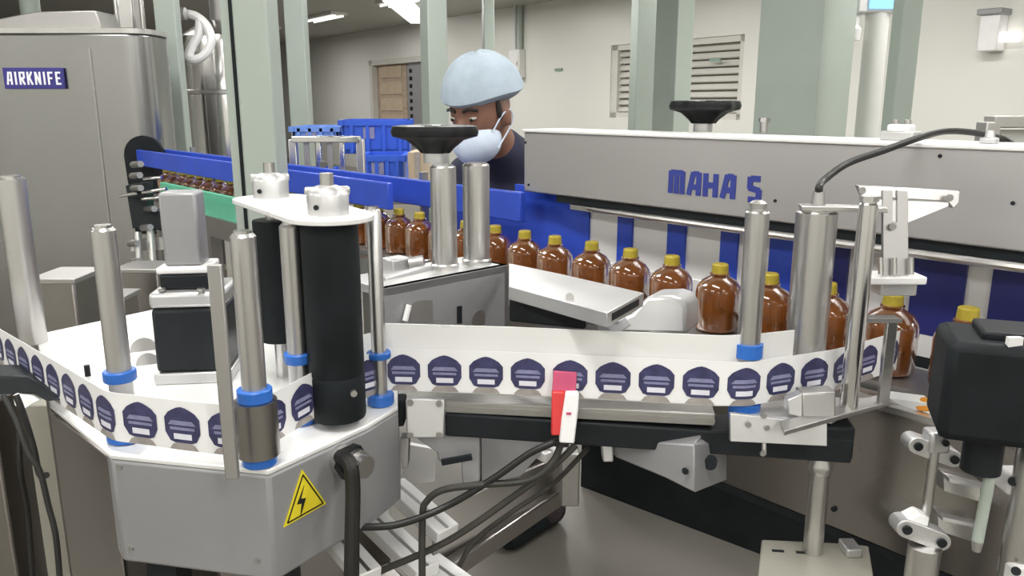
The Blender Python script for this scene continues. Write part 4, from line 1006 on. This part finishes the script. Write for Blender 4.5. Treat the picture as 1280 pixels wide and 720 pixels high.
# ------------------------------------------------------------------ lower machine cabinet under the conveyor
ap = thing('conveyor_cabinet', 'brown grey stainless cabinet below the conveyor at right', 'cabinet', at_z(row(.2), 0))
AZ0 = .762; offA = -.10
def ap_pt(s, o_, z): q = R0+u*s+v*o_; return Vector((q.x, q.y, z))
obj('front_panel', B().prism([ap_pt(-.55, offA, AZ0), ap_pt(.95, offA, AZ0), ap_pt(.95, offA+.02, AZ0), ap_pt(-.55, offA+.02, AZ0)], (0, 0, ZC-.02-AZ0)), 'steel_cabinet', ap, .003)
obj('top_edge', B().prism([ap_pt(-.55, offA-.004, ZC-.02), ap_pt(.95, offA-.004, ZC-.02), ap_pt(.95, offA+.04, ZC-.02), ap_pt(-.55, offA+.04, ZC-.02)], (0, 0, .008)), 'steel', ap)
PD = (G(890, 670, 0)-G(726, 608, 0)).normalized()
obj('shade_box', B().prism([G(726, 608, 0), G(726, 608, 0)+PD*2.6, G(726, 608, 0)+PD*2.6+v*.3, G(726, 608, 0)+v*.3], (0, 0, AZ0)), 'black_paint', ap)  # black box added to stand in for the shadow beneath the machine
obj('underside', B().prism([ap_pt(-.55, offA, AZ0), ap_pt(.95, offA, AZ0), ap_pt(.95, offA+.34, AZ0), ap_pt(-.60, offA+.34, AZ0)], (0, 0, -.012)), 'black_paint', ap)
obj('panel_joint', B().prism([ap_pt(.0, offA-.001, AZ0), ap_pt(.003, offA-.001, AZ0), ap_pt(.003, offA, AZ0), ap_pt(.0, offA, AZ0)], (0, 0, ZC-.03-AZ0)), 'steel_dull', ap)
for s in (-.2, .28, .62):
    for z in (AZ0+.03, ZC-.07):
        q = ap_pt(s, offA, z); obj('screw', B().cyl(q, q-v*.003, .004, n=10), 'black_paint', ap)

# ------------------------------------------------------------------ black motor and clamps at far right
bmz = P(1252, 500, .80)
bk = thing('black_motor', 'large black boxed drive motor at the right edge', 'motor', P(1235, 560, .80))
x_ = (.94, -.34, 0); 
obj('body', B().box(bmz+Vector((.015, .05, 0)), (.098, .095, .108), x_), 'black_rubber', bk, .010)
obj('terminal_box', B().box(bmz+Vector((.03, .05, .057)), (.06, .06, .010), x_), 'black_paint', bk, .003)
obj('stand_post', B().cyl(at_z(P(1300, 500, .86), 0), P(1300, 500, .86), .015), 'steel', bk)
obj('shaft', B().cyl(bmz+Vector((.02, .05, -.10)), bmz+Vector((.02, .05, -.06)), .02), 'black_paint', bk)
obj('name_plate', B().box(bmz+Vector((.012, .012, .056)), (.014, .006, .012)), 'white_plastic', bk)
cs = thing('clamp_stand', 'upright rod stand with two pale cross clamps at lower right', 'clamp stand', P(1158, 720, .92))
CD = .93
a = P(1166, 580, CD); bq = P(1160, 664, CD); bq = Vector((a.x, a.y, bq.z))
obj('rod', B().cyl(Vector((a.x, a.y, bq.z-.02)), a+Z*.03, .0055), 'steel', cs)
def clamp(name, px, py, w_, h_):
    q = P(px, py, CD-.004); ex = Vector((.93, -.2, -.30)).normalized(); o = B()
    pts = []
    ez_ = ex.cross(Vector((0, -1, 0))).normalized()
    if ez_.z < 0: ez_ = -ez_
    for sx in (-1, 1):
        for k in range(9):
            an = math.pi/2+(math.pi*k/8 if sx < 0 else math.pi*k/8+math.pi); pts.append(q+ex*(sx*(w_/2-h_/2)+h_/2*math.cos(an))+ez_*h_/2*math.sin(an))
    c = obj(name, B().prism(pts, (0, .022, 0)), 'alu', cs, .001)
    for sx in (-1, 1):
        p = q+ex*sx*(w_/2-h_/2); obj('clamp_screw', B().cyl(p, p+Vector((0, -.003, 0)), h_*.25, n=14), 'black_paint', c)
    return c
clamp('cross_clamp', 1170, 566, .062, .020); clamp('cross_clamp', 1155, 670, .062, .022)
q = P(1170, 550, CD); obj('clamp_block', B().box(q, (.024, .024, .026)), 'alu', cs, .004)
obj('block_screw', B().cyl(q+Vector((.004, -.012, .002)), q+Vector((.004, -.015, .002)), .004, n=12), 'black_paint', cs)
obj('clamp_top', B().prism([P(1130, 652, CD), P(1150, 642, CD), P(1163, 648, CD), P(1160, 662, CD), P(1130, 662, CD)], (0, .02, 0)), 'plate_white', cs, .002)
obj('sleeve', B().cyl(at_z(P(1156, 690, CD), 0), P(1156, 682, CD), .018, n=24), 'steel', cs)
r2 = thing('slim_rod', 'slim greenish steel rod below the black motor', 'rod', P(1222, 680, .88))
a, c = P(1222, 676, .88), P(1238, 560, .88); obj('rod', B().cyl(a, Vector((a.x+.004, a.y, c.z)), .006, n=16), 'green_paint', r2)
obj('tip', B().cyl(a-Z*.012, a, .0045, .006, 16), 'steel', r2)
for (x0, y0, x1, y1, lb, nm) in ((1180, 592, 1226, 622, 'pale bent steel bracket between the slim rods', 'steel_bracket'), (1172, 640, 1218, 672, 'lower pale steel bracket between the slim rods', 'steel_bracket')):
    t = thing(nm, lb, 'bracket', P((x0+x1)/2, y1, .955))
    obj('plate', B().prism([P(x0, y0, .955), P(x1, y0+10, .955), P(x1, y1+6, .955), P(x0, y1-8, .955)], (0, .02, 0)), 'steel', t, .001)
    obj('flange', B().prism([P(x0, y0, .953), P(x1, y0+10, .953), P(x1, y0+14, .953), P(x0, y0+5, .953)], (0, -.012, 0)), 'alu', t)
for px, py, lb in ((1268, 600, 'small pale block with a dark bolt at the right edge'), (1272, 712, 'bright white clamp corner at the bottom right')):
    t = thing('end_clamp', lb, 'clamp', P(px, py+14, .90)); obj('body', B().box(P(px, py, .90), (.03, .03, .025)), 'white_plastic', t, .004)
    obj('bolt', B().cyl(P(px-2, py+2, .884), P(px-2, py+2, .880), .005, n=12), 'black_paint', t)
t = thing('orange_tray', 'orange and yellow part lying on the conveyor edge behind motor', 'part', P(1148, 512, 1.05))
obj('base', B().prism([P(1112, 498, 1.06), P(1165, 505, 1.02), P(1168, 522, 1.02), P(1140, 516, 1.04)], (0, .02, .004)), 'plate_white', t); obj('body', B().prism([P(1135, 502, 1.045), P(1166, 500, 1.02), P(1166, 516, 1.02), P(1148, 514, 1.03)], (0, .015, 0)), 'orange', t, .003)

# ------------------------------------------------------------------ stand and cables in the lower middle
st = thing('aluminium_stand', 'pale aluminium rail stand under the label beam', 'stand', P(560, 720, 1.25))
for p0, p1, w_ in (((492, 608, 1.20), (560, 668, 1.12), .020), ((455, 640, 1.15), (535, 716, 1.05), .020), ((415, 668, 1.05), (462, 722, .98), .018), ((645, 545, 1.25), (690, 570, 1.2), .016), ((534, 706, 1.1), (580, 740, 1.05), .022)):
    a, c = P(*p0), P(*p1); obj('rail', B().bar(a, c, w_*1.9, w_), 'plate_white', st, .002)
    obj('rail_slot', B().bar(a+Z*(w_/2+.0004), c+Z*(w_/2+.0004), .005, .001), 'steel_dull', st)
obj('white_panel', B().prism([P(512, 556, 1.3), P(545, 562, 1.3), P(543, 602, 1.3), P(500, 606, 1.3)], (0, .01, 0)), 'plate_white', st)
obj('gusset', B().prism([P(455, 650, 1.16), P(482, 618, 1.16), P(488, 650, 1.16)], (0, .01, 0)), 'plate_white', st, .001)
obj('cross_panel', B().prism([P(540, 640, 1.22), P(720, 560, 1.35), P(724, 600, 1.35), P(540, 716, 1.2)], (0, .02, -.005)), 'steel_cabinet', st, .003)
obj('upright_plate', B().prism([P(602, 542, 1.15), P(690, 552, 1.2), P(650, 596, 1.18), P(602, 605, 1.15)], (0, .02, 0)), 'alu_paint', st, .001)
obj('round_post', B().box(P(712, 596, 1.28), (.03, .03, .09)), 'steel_dull', st, .003)
obj('ground_rail', B().bar(P(700, 618, 1.35), P(520, 740, 1.15), .02, .03), 'steel_cabinet', st, .003)
obj('column', B().box(at_z(P(470, 690, 1.1), .35), (.08, .08, .70), (.8, .6, 0)), 'steel_cabinet', st, .004)
def cable(label, pts, r, mt='cable_black'): tag(obj('cable', B().tube([P(*p) for p in pts], r, 10, 8), mt), label, 'cable')
cable('thick black cable hanging from the gland below the warning triangle', [(425, 570, .90), (437, 580, .885), (441, 610, .885), (440, 670, .885), (439, 760, .885)], .0085)
cable('black cable sweeping from the housing up to the sensor', [(408, 658, .97), (450, 659, .97), (500, 655, .98), (560, 632, 1.0), (620, 596, 1.0), (660, 568, 1.0), (690, 554, 1.0), (705, 550, 1.0)], .0045)
cable('black cable looping down left of the aluminium rail', [(702, 553, 1.01), (690, 578, 1.01), (660, 600, 1.01), (600, 606, 1.0), (555, 612, 1.0), (534, 626, 1.0), (528, 650, 1.0), (528, 760, 1.0)], .0045, 'cable_grey')
cable('dark cable running low from the beam to the bottom edge', [(720, 556, 1.02), (690, 584, 1.02), (640, 622, 1.02), (560, 676, 1.02), (480, 712, 1.02), (440, 730, 1.02)], .0045, 'cable_grey')
cable('thin dark cable along the floor rail', [(735, 560, 1.06), (690, 606, 1.1), (640, 640, 1.1), (590, 680, 1.1), (560, 740, 1.1)], .0035, 'cable_grey')
hp0 = hood_pt(1165, 170)
tag(obj('cable', B().tube([gl, gl+Z*.008, P(1030, 225, 1.03), P(1060, 204, 1.06), P(1105, 188, 1.10), P(1150, 172, 1.13), P(1185, 164, 1.16), P(1225, 167, 1.17), P(1258, 176, 1.17), P(1275, 190, 1.22)], .0048, 10, 8), 'cable_black'), 'black cable arching from the thick roller over the steel hood', 'cable')
# left edge: black bar and hanging cables, grey column
lb_ = thing('lever_bracket', 'black lever bracket below the label tape at the left edge', 'bracket', P(20, 500, 1.0))
obj('arm', B().prism([P(-30, 470, 1.02), P(36, 471, 1.02), P(62, 492, .98), P(75, 502, .97), P(56, 502, .97), P(40, 492, 1.0), P(-30, 496, 1.02)], (0, .05, 0)), 'black_paint', lb_, .004)
obj('pad', B().prism([P(15, 494, 1.0), P(50, 500, .99), P(30, 512, .99), P(18, 508, 1.0)], (0, .03, 0)), 'plate_white', lb_, .002)
cable('black cable hanging at left with a side twig', [(4, 494, .95), (20, 525, .94), (35, 565, .93), (50, 590, .93), (60, 630, .93), (70, 672, .93), (76, 740, .93)], .0034)
cable('thinner black cable crossing the left hanging cable', [(20, 494, .96), (30, 520, .96), (42, 560, .96), (49, 592, .96), (58, 594, .94)], .0038)
cable('straight black cable at the lower left edge', [(24, 540, .97), (26, 590, .97), (35, 640, .99), (42, 740, 1.0)], .003)
for (x0, x1, D, mt, lb) in ((-70, -2, 1.25, 'steel_cabinet', 'dark grey steel column at the lower left edge'), (24, 92, 1.55, 'cream_metal', 'pale cream upright behind the left hanging cables')):
    a, c = P(x0, 600, D), P(x1, 600, D); t = thing('machine_column', lb, 'column', at_z((a+c)/2, 0)); h_ = P(0, 500, D).z
    obj('shaft', B().box(((a.x+c.x)/2, a.y+.05, h_/2), (c.x-a.x, .08, h_)), mt, t, .004); obj('foot', B().box(((a.x+c.x)/2, a.y+.05, .01), (c.x-a.x+.06, .14, .02)), 'steel', t)
q = G(929, 651, 0.0); tag(obj('paper_scrap', B().prism([q, q+Vector((.04, .01, 0)), q+Vector((.035, .05, .0)), q+Vector((-.005, .04, 0))], (0, .01, .012)), 'paper_white'), 'tiny white paper scrap lying on the floor under the machine', 'scrap')
